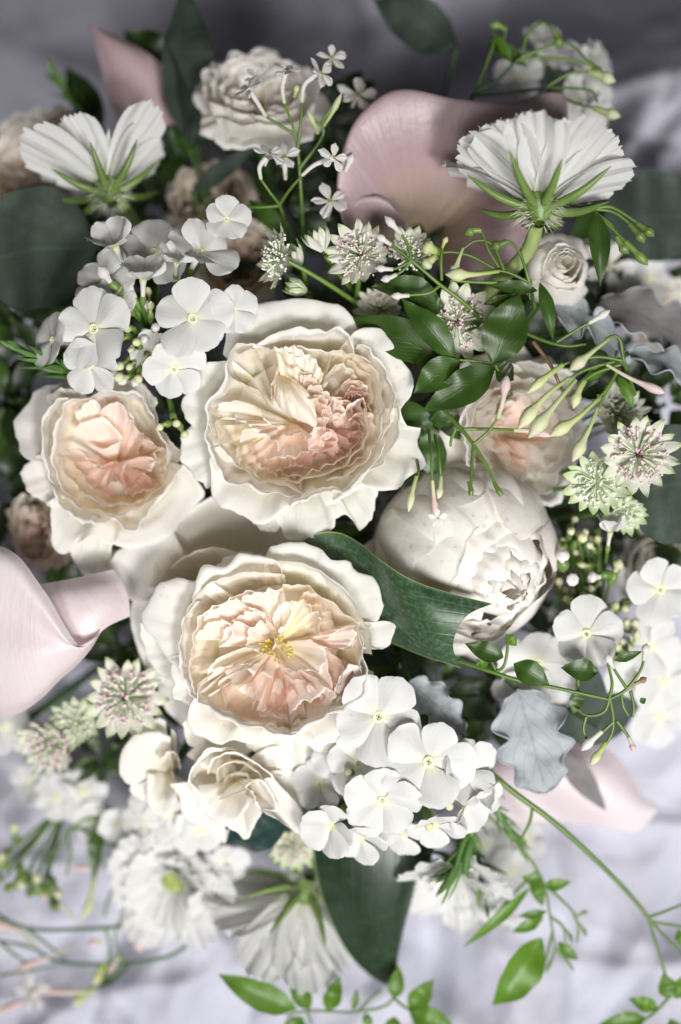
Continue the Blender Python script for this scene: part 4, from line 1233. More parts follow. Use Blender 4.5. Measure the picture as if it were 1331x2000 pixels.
def scabiosa(label, c, axis, R, seed, n=11, lift=.75, stem=None, button=False, roll=0.0, skip=(), lifts=None, mat='scabiosa_white', lens=None, sep_l=.62):
    rs = np.random.RandomState(seed)
    c = np.asarray(c, float)
    th = thing('scabiosa', label, 'scabiosa', c, 'white scabiosa heads')
    Mx = frame(axis, roll)
    for layer in range(2):
        for i in range(n):
            if (layer, i) in skip:
                continue
            a = 2 * np.pi * (i + .5 * layer) / n + rs.uniform(-.1, .1)
            L = R * (1.0 if layer == 0 else .78) * rs.uniform(.86, 1.08) * (lens[i % len(lens)] if lens else 1)
            G = fan_grid(L, R * .36 * rs.uniform(.85, 1.15), rs, pleat=R * .022, arch=.14, tooth=.022)
            el = (lift if lifts is None else lifts[i % len(lifts)]) + rs.uniform(-.10, .10) + .22 * layer
            G = G @ rot_x(rs.uniform(-.16, .16)).T @ rot_y(-el).T @ rot_z(a).T
            sheet('petal', apply_frame(G, Mx, c), mat, th)
    # inner ruff of small florets, or the green button
    if button:
        pcs = []
        for k in range(70):
            f = (k + .5) / 70
            a = k * 2.39996
            r = R * .26 * math.sqrt(f)
            p = np.array([r * math.cos(a), r * math.sin(a), R * (.30 - .22 * f)])
            pcs.append((apply_frame(tube_grid([p - [0, 0, R * .05], p, p + [0, 0, R * .05]], np.array([R * .018, R * .035, R * .008]), 6, 6), Mx, c), True))
        joined('button', pcs, 'scabiosa_button', th, 'stuff')
    for k in range(12):
        a = k * 2.4
        G = fan_grid(R * rs.uniform(.42, .55), R * .15, rs, nu=16, nv=7, pleat=R * .02, tooth=.10) @ rot_y(-(lift + .35 + .2 * rs.rand())).T @ rot_z(a).T
        sheet('petal', apply_frame(G, Mx, c), mat, th)
    for i in range(8):
        a = 2 * np.pi * i / 8 + rs.uniform(-.12, .12)
        L = R * sep_l * rs.uniform(.85, 1.12)
        el = lift - .12
        d = np.array([math.cos(a) * math.cos(el), math.sin(a) * math.cos(el), math.sin(el)])
        o = np.array([math.cos(a) * R * .06, math.sin(a) * R * .06, -R * .05])
        dn = np.array([math.cos(a) * math.sin(el), math.sin(a) * math.sin(el), -math.cos(el)])
        path = catmull([o, o + d * L * .5 + dn * L * .05, o + d * L - dn * L * .05], 9)
        rad = np.interp(np.linspace(0, 1, 9), [0, .3, .8, 1], [R * .030, R * .045, R * .025, R * .004])
        g = tube_grid(path, rad, 7)
        sheet('sepal', apply_frame(g, Mx, c), 'calyx_green', th, wrap=True)
    cal = tube_grid([np.array([0, 0, R * .05]), np.array([0, 0, -R * .05]), np.array([0, 0, -R * .12]), np.array([0, 0, -R * .17])], np.array([R * .16, R * .15, R * .10, R * .05]), 14, 10)
    cx = sheet('calyx', apply_frame(cal, Mx, c), 'calyx_green', th, wrap=True)
    hairs = []
    for k in range(160):
        a = rs.rand() * 6.283; h = rs.uniform(-.17, .02) * R
        r = np.interp(h / R, [-.17, -.12, -.05, .05], [.05, .10, .15, .16]) * R
        p = np.array([r * math.cos(a), r * math.sin(a), h])
        d = np.array([math.cos(a), math.sin(a), -.5 + rs.randn() * .3]) * R * rs.uniform(.06, .13)
        hairs.append((apply_frame(tube_grid([p, p + d * .5, p + d], np.array([.7, .5, .2]), 3, 3), Mx, c), True))
    h = joined('hairs', hairs, 'fuzz', cx, 'stuff')
    tip = c - nrm(axis) * R * .15
    if stem is not None:
        tube('stem', [tip] + [np.asarray(p, float) for p in stem], 11 * R / 180 + 2, 'stem_pale', th, 10, 18)
    else:
        stem_to_bind(th, tip, 8, seed=seed)
    return th


scabiosa('white scabiosa head seen from below on a curved pale green stem', V(1053, 402, 0), (.02, .86, -.30), 218, 61, n=10, lift=.42, roll=.3,
         stem=[V(1048, 440, -14), V(1034, 485, -40), V(1000, 525, -90), V(940, 580, -220)])
scabiosa('shaded white scabiosa head seen from behind above the white phlox', V(213, 372, -190), (-.22, .74, -.40), 200, 62, n=7, lift=.45, roll=.2, skip={(0, 1), (1, 1), (1, 3), (0, 4), (1, 5)}, lens=(1.05, .85, 1.1, .95, .75),
         stem=[V(232, 395, -210), V(256, 425, -240), V(278, 470, -300)])
scabiosa('blurred white scabiosa turned downward with dark green sepals, above the bright leaves', V(592, 1738, -330), (-.32, -.66, -.34), 215, 63, n=9, lift=.38, roll=.2, stem=[V(605, 1715, -345), V(622, 1690, -380), V(640, 1640, -430)])
scabiosa('blurred ruffled white scabiosa facing outward with a yellow green button', V(352, 1700, -420), (-.25, -.35, .9), 175, 64, n=12, lift=.40, button=True)
scabiosa('white scabiosa with torn narrow petals behind the rosemary needles', V(895, 1690, -300), (-.12, -.62, .55), 165, 65, n=8, lift=.35, stem=[V(900, 1660, -320), V(890, 1600, -400)])


# ------------------------------------------------------------------ phlox and jasmine florets (shared petal meshes)
def floret_petal(name, Wd, notch, rs, tipw=.5, wave=.03, cupz=.10, nu=13, nv=11, pw=1.0):
    u = np.linspace(-1, 1, nu); v = np.linspace(0, 1, nv)
    U, T = np.meshgrid(u, v)
    prof = np.interp(v, [0, .12, .35, .6, .8, .93, 1], [.12, .24, .68, .95, 1.0, .82, tipw])
    prof = np.convolve(np.pad(prof, 1, 'edge'), [.2, .6, .2], 'valid')
    edge = 1 - .10 * np.abs(u) ** 2 - notch * np.exp(-(u / .25) ** 2) + .012 * wob((u + 1) / 2, rs, (2, 5), (1, .5))
    x = .06 + (edge[None, :] - .06) * T
    y = U * Wd * prof[:, None]
    z = cupz * T ** 2 - .16 * Wd * U ** 2 * np.sin(np.pi * T) + wave * T * wob2(U, T, rs, .8) - .10 * T ** 5 + .012 * np.exp(-(U / .12) ** 2) * np.sin(np.pi * T)
    return np.stack([x, y, z], -1)


def unit_mesh(name, G, mat, wrap=False):
    nv, nu = G.shape[:2]
    me = raw_mesh(name, G.reshape(-1, 3), grid_faces(nv, nu, 0, wrap), grid_uv(nv, nu))
    me.materials.append(M[mat])
    return me


_rs = np.random.RandomState(77)
PHLOX = [unit_mesh('phlox_petal', floret_petal('p', .50 * _rs.uniform(.92, 1.08), .03 * _rs.rand(), _rs, .55), 'phlox_white') for _ in range(7)]
JASM = [unit_mesh('jasmine_petal', floret_petal('j', .27 * _rs.uniform(.9, 1.1), 0, _rs, .16, wave=.05), 'jasmine_white') for _ in range(5)]


def ellipsoid(nu=10, nv=7):
    a = np.linspace(0, 2 * np.pi, nu, endpoint=False); b = np.linspace(.02, np.pi - .02, nv)
    A, B = np.meshgrid(a, b)
    return np.stack([np.sin(B) * np.cos(A), np.sin(B) * np.sin(A), np.cos(B)], -1)


def eye_mesh(name, mat):
    pcs = []
    ring = np.array([[[math.cos(a) * r, math.sin(a) * r, z] for a in np.linspace(0, 2 * np.pi, 12, endpoint=False)] for r, z in ((.125, .03), (.10, .045), (.07, .03), (.05, -.03), (.02, -.06))])
    vs, fs, off = [ring.reshape(-1, 3)], [grid_faces(5, 12, 0, True)], 60
    for k in range(3):
        e = ellipsoid(6, 5) * [.022, .022, .05] + [.035 * math.cos(k * 2.1), .035 * math.sin(k * 2.1), .02]
        vs.append(e.reshape(-1, 3)); fs.append(grid_faces(5, 6, off, True)); off += 30
    me = raw_mesh(name, np.vstack(vs), np.vstack(fs), np.zeros((off, 2)) + .5)
    me.materials.append(M[mat])
    return me


EYE = eye_mesh('eye', 'phlox_eye')
EYEJ = eye_mesh('throat', 'stem_pale')
_tub = tube_grid(np.array([[0, 0, 0.02], [0, 0, -.25], [0, 0, -.55], [0, 0, -.85]]), np.array([.13, .085, .075, .07]), 9, 10)
TUBE_P = unit_mesh('phlox_tube', _tub, 'jasmine_white', True)
_cal = tube_grid(np.array([[0, 0, -.62], [0, 0, -.85], [0, 0, -1.05]]), np.array([.10, .12, .04]), 9, 8)
CALYX = unit_mesh('phlox_calyx', _cal, 'calyx_green', True)


def place(o, parent, pos, Mx, scale):
    m4 = Matrix.LocRotScale(Vector((np.asarray(pos, float) - org(parent)) * K), Matrix([list(r) for r in Mx]).to_quaternion(), Vector((scale * K,) * 3))
    o.matrix_local = m4


def raw_child(name, me, parent, loc=(0, 0, 0), R3=None, sc_=1.0):
    o = bpy.data.objects.new(name, me)
    COL.objects.link(o)
    o.parent = parent
    q = Matrix([list(r) for r in R3]).to_quaternion() if R3 is not None else Quaternion()
    o.matrix_local = Matrix.LocRotScale(Vector(loc), q, Vector((sc_,) * 3))
    return o


def floret(th, pos, axis, R, seed, petals=PHLOX, cup=.10, roll=None, tube_me=TUBE_P, eye=EYE, calyx=True, name='floret', n=5, jit=.08, drop=()):
    rs = np.random.RandomState(seed)
    f = bpy.data.objects.new(name, tube_me)
    COL.objects.link(f)
    f.parent = th
    place(f, th, pos, frame(axis, rs.rand() * 6.28 if roll is None else roll), R)
    for k in range(n):
        if k in drop:
            continue
        R3 = rot_z(2 * np.pi * k / n + rs.uniform(-jit, jit)) @ rot_y(-(cup + rs.uniform(-.20, .20))) @ rot_x(.13 + rs.uniform(-.06, .06))
        raw_child('petal', petals[rs.randint(len(petals))], f, R3=R3, sc_=rs.uniform(.86, 1.08))
    if eye is not None:
        raw_child('eye', eye, f)
    if calyx:
        raw_child('calyx', CALYX, f)
    return f


def spindle(name, path, w, mat, parent, prof=None, ns=8, n=16):
    prof = prof or [(0, .35), (.3, .40), (.55, .5), (.72, 1.0), (.86, .85), (1, .06)]
    path = catmull(path, n)
    rad = w * np.interp(np.linspace(0, 1, n), [p[0] for p in prof], [p[1] for p in prof])
    return sheet(name, tube_grid(path, rad, ns), mat, parent, wrap=True)


def phlox(label, hub, flor, buds, seed, group='white phlox heads', mat=None, name='phlox'):
    rs = np.random.RandomState(seed)
    hub = np.asarray(hub, float)
    th = thing(name, label, 'phlox', hub, group)
    for i, (x, y, z, ax, R, *rest) in enumerate(flor):
        kw = dict(rest[0]) if rest else {}
        p = V(x, y, z)
        floret(th, p, ax, R, seed * 50 + i, **kw)
        e = p - nrm(ax) * R * 1.0
        mid = e * .5 + hub * .5 - nrm(ax) * 12
        tube('pedicel', [e, mid, hub], 4.0, 'stem_green', th, 6, 8)
    for i, (x, y, z, dx, dy, dz, L, w, m) in enumerate(buds):
        p = V(x, y, z)
        d = nrm([dx, dy, dz])
        spindle('bud', [p, p + d * L * .4 + rs.randn(3) * 2, p + d * L], w, m, th)
        cyx = spindle('bud_calyx', [p - d * L * .35, p, p + d * L * .35], w * .95, 'calyx_green', th, [(0, .25), (.25, .8), (.6, .95), (.85, .8), (1, .55)])
        tube('pedicel', [p - d * L * .3, (p + hub) / 2 - d * 8, hub], 3.0, 'stem_green', th, 6, 6)
    stem_to_bind(th, hub, 9, seed=seed)
    return th


rb = np.random.RandomState(5)
buds1 = []
for i in range(26):
    a = rb.uniform(-.2, 6.1)
    x, y = 272 + rb.uniform(-26, 30), 655 + rb.uniform(-62, 70)
    buds1.append((x, y, -75 + rb.uniform(-25, 15), (272 - x) * -.02 - .35, (655 - y) * .012 + .1 * rb.randn(), .5 + .4 * rb.rand(), rb.uniform(34, 56), rb.uniform(7, 10), 'jasmine_green' if rb.rand() < .7 else 'jasmine_white'))
buds1 += [(338, 812, -60, .2, -.5, .5, 34, 9, 'jasmine_green'), (350, 830, -62, .4, -.6, .4, 36, 9, 'jasmine_green'), (330, 826, -70, -.5, -.3, .5, 34, 9, 'jasmine_green'),
          (230, 566, -34, -.4, .5, .4, 62, 13, 'jasmine_white'), (262, 735, -70, -.6, -.1, .6, 50, 11, 'jasmine_green'), (285, 728, -66, -.3, -.4, .6, 42, 10, 'jasmine_green')]
phlox('white phlox head with a cluster of green buds above the blush garden rose', V(300, 655, -190), [
    (377, 622, 10, (-.06, .10, 1), 84, dict(roll=.35, cup=.06)),
    (184, 642, -12, (-.32, .06, .92), 86, dict(roll=.5)),
    (103, 664, -46, (-.70, .10, .65), 64, dict(roll=.2)),
    (176, 712, -46, (-.30, -.55, .75), 66, {}),
    (226, 482, -36, (-.22, .62, .55), 62, dict(cup=.75)),
    (280, 545, -14, (.08, .72, .60), 62, dict(cup=.65)),
    (300, 492, -90, (-.05, .45, .85), 78, {}),
    (392, 492, -40, (.40, .52, .72), 76, dict(cup=.35)),
    (345, 512, -36, (.1, .6, .7), 52, dict(cup=.7)),
    (443, 428, -30, (.25, .20, .92), 50, {}),
    (456, 604, -8, (.42, .02, .88), 52, dict(cup=.2)),
    (340, 722, -28, (-.05, -.35, .92), 70, {}),
    (300, 690, -60, (-.2, -.3, .9), 54, {}),
    (205, 548, -60, (-.35, .45, .80), 70, {}),
    (215, 600, -40, (-.30, .35, .85), 62, {}),
], buds1, 71)

phlox('dense white phlox head over a broad dark leaf, against the peach hearted rose', V(780, 1540, -190), [
    (740, 1400, -14, (-.02, .12, 1), 94, dict(roll=.9, cup=.05)),
    (838, 1488, 6, (.06, .02, 1), 94, dict(roll=1.2, cup=.06)),
    (747, 1564, -16, (-.10, -.30, .93), 84, dict(roll=.2)),
    (908, 1506, -50, (.55, .12, .80), 78, dict(cup=.25)),
    (648, 1612, -60, (-.40, -.45, .78), 66, dict(cup=.4)),
    (850, 1612, -60, (.10, -.70, .65), 66, dict(cup=.25)),
    (905, 1575, -70, (.66, -.35, .62), 68, dict(cup=.45)),
    (706, 1636, -84, (-.12, -.70, .65), 58, dict(cup=.4)),
    (668, 1470, -80, (-.30, .05, .9), 72, {}),
    (625, 1532, -125, (-.30, -.1, .9), 66, {}),
    (790, 1632, -96, (0, -.72, .6), 62, {}),
    (700, 1490, -66, (-.1, .0, .95), 70, {}),
    (935, 1550, -80, (.85, -.1, .4), 50, dict(cup=.8)),
], [(690, 1510, -70, -.3, .2, .8, 40, 9, 'jasmine_green'), (870, 1560, -50, .2, -.4, .7, 34, 9, 'jasmine_green'), (835, 1590, -60, .1, -.6, .6, 40, 10, 'jasmine_green'), (720, 1480, -60, -.2, .3, .8, 40, 9, 'jasmine_green')], 72)

buds3 = []
for i in range(26):
    x, y = 1115 + rb.uniform(-24, 60), 1090 + rb.uniform(-60, 95)
    buds3.append((x, y, -190 + rb.uniform(-40, 40), rb.uniform(-.8, .8), rb.uniform(-.5, .9), .45, rb.uniform(26, 46), rb.uniform(6, 10), 'jasmine_green'))
for i in range(14):
    x, y = 1215 + rb.uniform(-40, 30), 1225 + rb.uniform(-50, 70)
    buds3.append((x, y, -190 + rb.uniform(-40, 30), rb.uniform(-.4, .4), rb.uniform(-.1, .7), .7, rb.uniform(36, 56), rb.uniform(8, 11), 'jasmine_green'))
buds3 += [(1100, 1105, -110, -.1, .6, .75, 46, 15, 'jasmine_white'), (1117, 1132, -120, 0, 0, 1, 34, 14, 'jasmine_white'), (1185, 1122, -110, -.95, -.1, .3, 42, 12, 'jasmine_white'), (1196, 1130, -120, .3, .8, .3, 44, 12, 'jasmine_green'), (1133, 1055, -130, .1, .2, .9, 32, 11, 'jasmine_green')]
phlox('white phlox with one long tubed flower and round buds by the peony', V(1170, 1220, -300), [
    (1146, 1238, -70, (-.08, .10, 1), 76, dict(roll=1.5, cup=.06)),
    (1290, 1152, -140, (.06, .06, 1), 74, dict(roll=.6)),
    (1192, 1040, -96, (.05, .80, .45), 48, dict(cup=1.05)),
    (1052, 1292, -190, (-.05, -.45, .85), 84, {}),
    (1020, 1350, -215, (-.1, -.55, .75), 70, {}),
    (1270, 1262, -210, (.4, -.1, .9), 74, {}),
    (1300, 1330, -290, (.4, -.3, .8), 84, {}),
    (1240, 1330, -300, (.1, -.4, .8), 78, {}),
    (1290, 1400, -350, (.2, -.5, .8), 80, {}),
    (1075, 1330, -230, (0, -.5, .8), 66, {}),
], buds3, 73)
phlox('loose cream phlox head in shade behind the top calla, under thin green stems', V(1090, 190, -420), [
    (1090, 110, -340, (.1, .5, .8), 50, dict(petals=PHLOX)), (1148, 130, -330, (.5, .3, .8), 50, {}), (1130, 190, -330, (.4, 0, .9), 52, {}), (1165, 170, -340, (.7, .1, .7), 44, {}),
    (1128, 235, -340, (.3, -.5, .8), 46, {}), (1160, 225, -345, (.6, -.4, .7), 46, {}), (1060, 70, -350, (0, .6, .7), 46, {}), (1170, 110, -350, (.7, .4, .5), 44, {}), (1015, 150, -370, (-.2, .3, .9), 60, {})], [], 74)
phlox('blurred white phlox low beside bare cloth and green bud tips', V(130, 1570, -460), [
    (110, 1560, -400, (-.3, -.2, .9), 60, {}), (165, 1545, -390, (0, .1, .9), 58, {}), (185, 1600, -400, (.1, -.4, .9), 55, {}), (60, 1530, -430, (-.5, 0, .8), 50, {}), (230, 1610, -380, (.2, -.4, .9), 52, {})],
    [(rb.uniform(-10, 105), rb.uniform(1625, 1745), -400 + rb.uniform(-20, 20), rb.uniform(-.9, .9), rb.uniform(-.9, .9), .3, rb.uniform(38, 60), 11, 'jasmine_green' if i % 3 else 'calyx_green') for i in range(13)], 75)
phlox('blurred white phlox tucked between the gardenia and the scabiosa with a button', V(360, 1600, -400), [
    (330, 1590, -270, (-.2, -.2, .95), 66, {}), (395, 1620, -280, (.1, -.35, .9), 62, {}), (285, 1610, -300, (-.4, -.2, .85), 60, {}), (440, 1690, -330, (.2, -.4, .85), 60, {}), (410, 1760, -350, (.1, -.5, .8), 56, {}), (300, 1560, -280, (-.3, .1, .9), 58, {})], [], 79)
phlox('blurred white phlox half hidden below the pale pink calla', V(20, 1430, -400), [
    (8, 1420, -330, (-.2, -.1, .9), 70, {}), (-20, 1380, -330, (-.3, .2, .9), 60, {}), (55, 1440, -350, (.2, -.3, .9), 44, {})], [], 76)
phlox('white phlox flowers in shade to one side of the spray rose bud', V(1215, 540, -400), [
    (1190, 520, -300, (0, 0, 1), 66, dict(petals=JASM)), (1262, 470, -360, (.3, .3, .8), 50, dict(petals=JASM)), (1270, 545, -350, (.3, 0, .9), 52, {}), (1230, 560, -360, (.1, -.2, .9), 46, {})], [], 77)
phlox('blurred white phlox low on the cloth among the rosemary tips', V(960, 1680, -470), [
    (950, 1650, -420, (0, -.2, .9), 60, {}), (1000, 1700, -420, (.2, -.3, .9), 60, {}), (1030, 1640, -430, (.3, 0, .9), 54, {}), (985, 1600, -400, (.2, .2, .9), 50, {})], [], 78)


# ------------------------------------------------------------------ astrantia
def bract_grid(L, Wd, rs, nu=8, nv=11, cup=.15):
    u = np.linspace(-1, 1, nu); v = np.linspace(0, 1, nv)
    U, T = np.meshgrid(u, v)
    w = Wd * np.interp(T, [0, .2, .55, .85, 1], [.32, .62, 1, .55, .03])
    z = cup * L * T ** 2 - .22 * w * U ** 2 + .02 * L * wob2(U, T, rs, .7)
    return np.stack([L * (.10 + .90 * T), U * w, z], -1)


def astrantia(label, c, axis, R, seed, mat='astrantia_bract', cup=.18, n=15, anth='anther_pink', disc=1.0, ball=True, stem=None, roll=0):
    rs = np.random.RandomState(seed)
    c = np.asarray(c, float)
    th = thing('astrantia', label, 'astrantia', c, 'astrantia flowers')
    Mx = frame(axis, roll)
    for i in range(n):
        a = 2 * np.pi * i / n + rs.uniform(-.09, .09)
        el = cup + rs.uniform(-.12, .12)
        G = bract_grid(R * rs.uniform(.90, 1.08), R * .185 * rs.uniform(.85, 1.15), rs) @ rot_y(-el).T @ rot_z(a).T
        sheet('bract', apply_frame(G, Mx, c), mat, th)
    if ball:
        ped, tips, plum = [], [], []
        N_ = 64
        for k in range(N_):
            f = (k + .5) / N_
            a = k * 2.39996 + rs.uniform(-.2, .2)
            th_ = math.acos(1 - f * .98) * 1.0
            r = R * .66 * disc * rs.uniform(.9, 1.06)
            d = np.array([math.sin(th_) * math.cos(a), math.sin(th_) * math.sin(a), math.cos(th_) * .62 + cup * .3])
            p = d * r
            ped.append((tube_grid([d * R * .05, d * r * .6, p], np.array([1.0, 1.6, R * .040]), 5, 6), True))
            # little five-parted flower head
            for q in range(4):
                e = ellipsoid(6, 5) * R * .034 * rs.uniform(.8, 1.2) + p + nrm(d) * R * .03 + rs.randn(3) * R * .030
                tips.append((e, True))
        for k in range(10):
            e = ellipsoid(6, 5) * R * .05 + rs.randn(3) * R * .05 + [0, 0, R * .08]
            plum.append((e, True))
        tr = lambda L: [(apply_frame(g, Mx, c), w) for g, w in L]
        joined('pedicels', tr(ped), 'floret_green', th, 'stuff')
        joined('florets', tr(tips), anth, th, 'stuff')
        if anth == 'anther_pink':
            joined('heart', tr(plum), 'floret_plum', th, 'stuff')
    if stem is not None:
        tube('stem', [c - nrm(axis) * 2] + [np.asarray(p, float) for p in stem], 5, 'stem_green', th, 8, 12)
    else:
        stem_to_bind(th, c - nrm(axis) * 4, 5, seed=seed, mat='stem_green')
    return th


astrantia('pale astrantia seen from the side, its dome turned towards the phlox', V(548, 503, -50), (-.84, .05, .42), 66, 81, cup=.15, anth='anther_white', stem=[V(600, 530, -70), V(665, 570, -110), V(720, 610, -200)])
astrantia('full pale astrantia between the side turned astrantia and jasmine bud tips', V(706, 500, -50), (-.28, .12, .93), 74, 82, cup=.30)
astrantia('half closed white astrantia cup on a thin stem', V(634, 494, -46), (-.40, .82, .25), 58, 83, cup=.95, n=13, ball=False, stem=[V(640, 505, -60), V(655, 525, -90), V(690, 570, -200)])
astrantia('astrantia half hidden by jasmine buds in front of the dusky pink calla', V(800, 500, -80), (.1, .40, .85), 62, 84, cup=.65, anth='anther_white')
astrantia('astrantia crossed by a green stem below the jasmine leaves', V(893, 628, -80), (.02, -.05, 1), 84, 85, cup=.12)
astrantia('dim astrantia behind dark jasmine leaves by the big cream rose', V(742, 604, -150), (-.2, .2, .9), 54, 86, cup=.2)
astrantia('large pink tipped astrantia with green pointed bracts before a round leaf', V(1246, 888, -10), (.06, .03, 1), 84, 87, cup=.10, n=16, roll=.2)
astrantia('pale green astrantia touching the pink tipped one', V(1166, 942, -60), (-.15, -.12, .95), 72, 88, mat='astrantia_green', anth='anther_white', cup=.2)
astrantia('small green astrantia tucked under the round grey green leaf', V(1222, 1000, -110), (.1, -.3, .9), 50, 89, mat='astrantia_green', anth='anther_white', cup=.4)
astrantia('grey astrantia with a plum heart below the pale calla', V(246, 1362, -170), (.06, .12, .98), 86, 90, cup=.10, n=16)
astrantia('blurred astrantia dome turned down over the cloth', V(100, 1450, -250), (-.45, -.40, .75), 78, 91, cup=.3)
astrantia('green astrantia between the blurred dome and the grey one', V(150, 1412, -235), (-.1, .1, .95), 60, 92, mat='astrantia_green', anth='anther_white', cup=.3)
astrantia('blurred pale astrantia behind the glossy dark leaf', V(572, 1650, -280), (.1, -.4, .9), 62, 93, mat='astrantia_green', cup=.3)
astrantia('soft grey astrantia behind drooping jasmine buds', V(1206, 812, -130), (.25, .35, .88), 70, 94, cup=.35, anth='anther_white')
astrantia('closed pinkish astrantia cup under the side turned one', V(590, 520, -110), (-.5, .55, .5), 56, 95, cup=1.0, ball=False, n=12)
astrantia('closed green astrantia cup at the rim of the big cream rose', V(602, 572, -90), (-.80, .25, .4), 50, 96, cup=1.1, ball=False, n=12, mat='astrantia_green')
# ------------------------------------------------------------------ leaves
LPROF = {
    'ovate': ([0, .06, .22, .42, .65, .85, .96, 1], [.02, .30, .82, 1, .80, .38, .10, .0]),
    'lance': ([0, .1, .35, .6, .85, 1], [.05, .45, 1, .85, .35, .0]),
    'round': ([0, .04, .14, .30, .5, .7, .87, .96, 1], [.03, .40, .76, .96, 1, .93, .66, .34, .0]),
    'needle': ([0, .1, .5, .85, 1], [.5, .9, 1, .75, .1]),
}


def leaf_grid(base, tip, width, up=(0, 0, 1), shape='ovate', fold=.25, arch=.10, twist=0.0, wave=.04, seed=0, nu=9, nv=16, side=0.0):
    rs = np.random.RandomState(seed)
    base, tip = np.asarray(base, float), np.asarray(tip, float)
    d = tip - base
    L = np.linalg.norm(d)
    t = d / L
    n0 = np.asarray(up, float)
    n0 = nrm(n0 - t * np.dot(n0, t))
    s0 = np.cross(n0, t)
    v = np.linspace(0, 1, nv); u = np.linspace(-1, 1, nu)
    w = np.interp(v, *LPROF[shape])
    w = np.convolve(np.pad(w, 1, 'edge'), [.15, .7, .15], 'valid') * width * .5
    w[0] = width * .02; w[-1] = width * .006
    G = np.zeros((nv, nu, 3))
    wv = wave * width * wob(v, rs, (1.2, 2.4), (1, .6))
    wl = wave * width * wob(v, rs, (1.6, 3.1), (1, .6))
    wr = wave * width * wob(v, rs, (1.6, 3.1), (1, .6))
    for i in range(nv):
        tw = twist * (v[i] - .3)
        s = math.cos(tw) * s0 + math.sin(tw) * n0
        n = -math.sin(tw) * s0 + math.cos(tw) * n0
        c = base + d * v[i] + n0 * (arch * L * math.sin(math.pi * v[i] ** .9)) + s0 * (side * L * math.sin(math.pi * v[i])) + n * wv[i]
        e = np.where(u < 0, wl[i], wr[i]) * np.abs(u) ** 2
        G[i] = c + s * (u * w[i])[:, None] + n * (fold * np.abs(u) ** 1.4 * w[i] + e)[:, None]
    return G


def leaf(parent, base, tip, width, mat, name='leaf', **kw):
    return sheet(name, leaf_grid(base, tip, width, **kw), mat, parent)


# round blue-green eucalyptus leaves, each on its own twig
def euca(label, base, tip, width, seed, mat='eucalyptus', up=(0, 0, 1), shape='round', fold=.08, arch=.05, cat='leaf', name='eucalyptus_leaf', group='eucalyptus leaves', **kw):
    base = np.asarray(base, float)
    th = thing(name, label, cat, base, group)
    leaf(th, base, tip, width, mat, 'blade', up=up, shape=shape, fold=fold, arch=arch, seed=seed, nu=15, nv=26, **kw)
    stem_to_bind(th, base, 4, 'stem_dark', seed=seed, name='stalk')
    return th


euca('big round blue green eucalyptus leaf above the rosemary tip', V(188, 478, -215), V(-45, 505, -200), 262, 1, up=(-.1, .05, 1))
euca('round eucalyptus leaf behind the pink tipped astrantia', V(1215, 960, -140), V(1420, 930, -120), 245, 2, up=(.1, 0, 1))
euca('dark round leaf behind the top scabiosa head, in shade', V(1180, 430, -300), V(1380, 420, -340), 190, 3, up=(.1, -.1, 1))
euca('tall dark leaf standing in shadow beside the mauve calla', V(378, 290, -300), V(360, -40, -380), 118, 4, shape='ovate', arch=.03)
euca('narrow folded dark leaf in front of the tall dark leaf', V(370, 290, -270), V(322, 66, -330), 34, 5, shape='lance', up=(1, 0, .35), arch=.06)
euca('dark oval leaf alone against shadowed cloth above the open calla', V(893, 96, -400), V(728, -6, -420), 118, 6, shape='ovate')
euca('glossy dark leaf below the swirled gardenia', V(560, 1580, -190), V(440, 1650, -200), 105, 7, 'eucalyptus_gloss', up=(.1, -.5, .8), fold=-.2, arch=.16)
euca('narrow grey leaf lying across the very pale calla', V(1092, 1466, -270), V(1184, 1582, -300), 52, 8, 'sage_dusk', shape='ovate')
euca('muted green leaf below the curling jasmine tendrils', V(1090, 1430, -290), V(1250, 1370, -320), 120, 9, shape='ovate', up=(0, -.2, 1))
euca('upright grey green leaf behind the single phlox flower', V(1165, 1420, -220), V(1140, 1265, -170), 66, 10, shape='ovate')
euca('dark leaf low beside the shaded scabiosa', V(200, 250, -430), V(128, 130, -450), 70, 11, 'dark_leaf', shape='ovate')
euca('olive dark leaf behind the jasmine stars', V(625, 205, -330), V(735, 160, -350), 66, 12, 'dark_leaf', shape='ovate')
euca('slim grey green leaf crossing the tan rose', V(375, 375, -300), V(500, 290, -310), 44, 13, 'eucalyptus', shape='lance')
euca('dark leaf seen behind the mauve calla tip', V(330, 120, -450), V(240, 60, -450), 80, 14, 'dark_leaf', shape='ovate')


# the stiff pointed leaf that overlaps the peony
def collar():
    c = V(620, 1120, -260)
    th = thing('pointed_leaf', 'stiff blue green leaf with a yellow edge and forked tip over the peony', 'leaf', c)
    cs = [
        VV([(540, 1090, -130), (610, 1046, -100), (660, 1040, -80), (705, 1062, -40), (745, 1094, -5), (800, 1130, 14), (872, 1156, 18), (962, 1179, 6)]),
        VV([(570, 1110, -130), (640, 1085, -100), (690, 1090, -85), (735, 1115, -40), (775, 1145, 4), (825, 1172, 26), (868, 1186, 30), (916, 1200, 24)]),
        VV([(600, 1160, -140), (660, 1150, -110), (710, 1155, -95), (750, 1172, -60), (790, 1195, -10), (832, 1214, 18), (862, 1224, 24), (892, 1234, 18)]),
        VV([(620, 1210, -160), (680, 1205, -130), (730, 1212, -110), (765, 1226, -80), (798, 1242, -40), (835, 1256, -12), (860, 1264, -2), (886, 1268, -4)]),
        VV([(640, 1250, -190), (700, 1245, -160), (745, 1250, -140), (780, 1262, -110), (808, 1274, -80), (840, 1286, -56), (868, 1294, -42), (901, 1305, -40)]),
    ]
    sheet('blade', loft(cs, 44, 30).transpose(1, 0, 2), 'collar_leaf', th)
    stem_to_bind(th, V(590, 1160, -150), 7, 'stem_dark', seed=15, name='stalk')


collar()


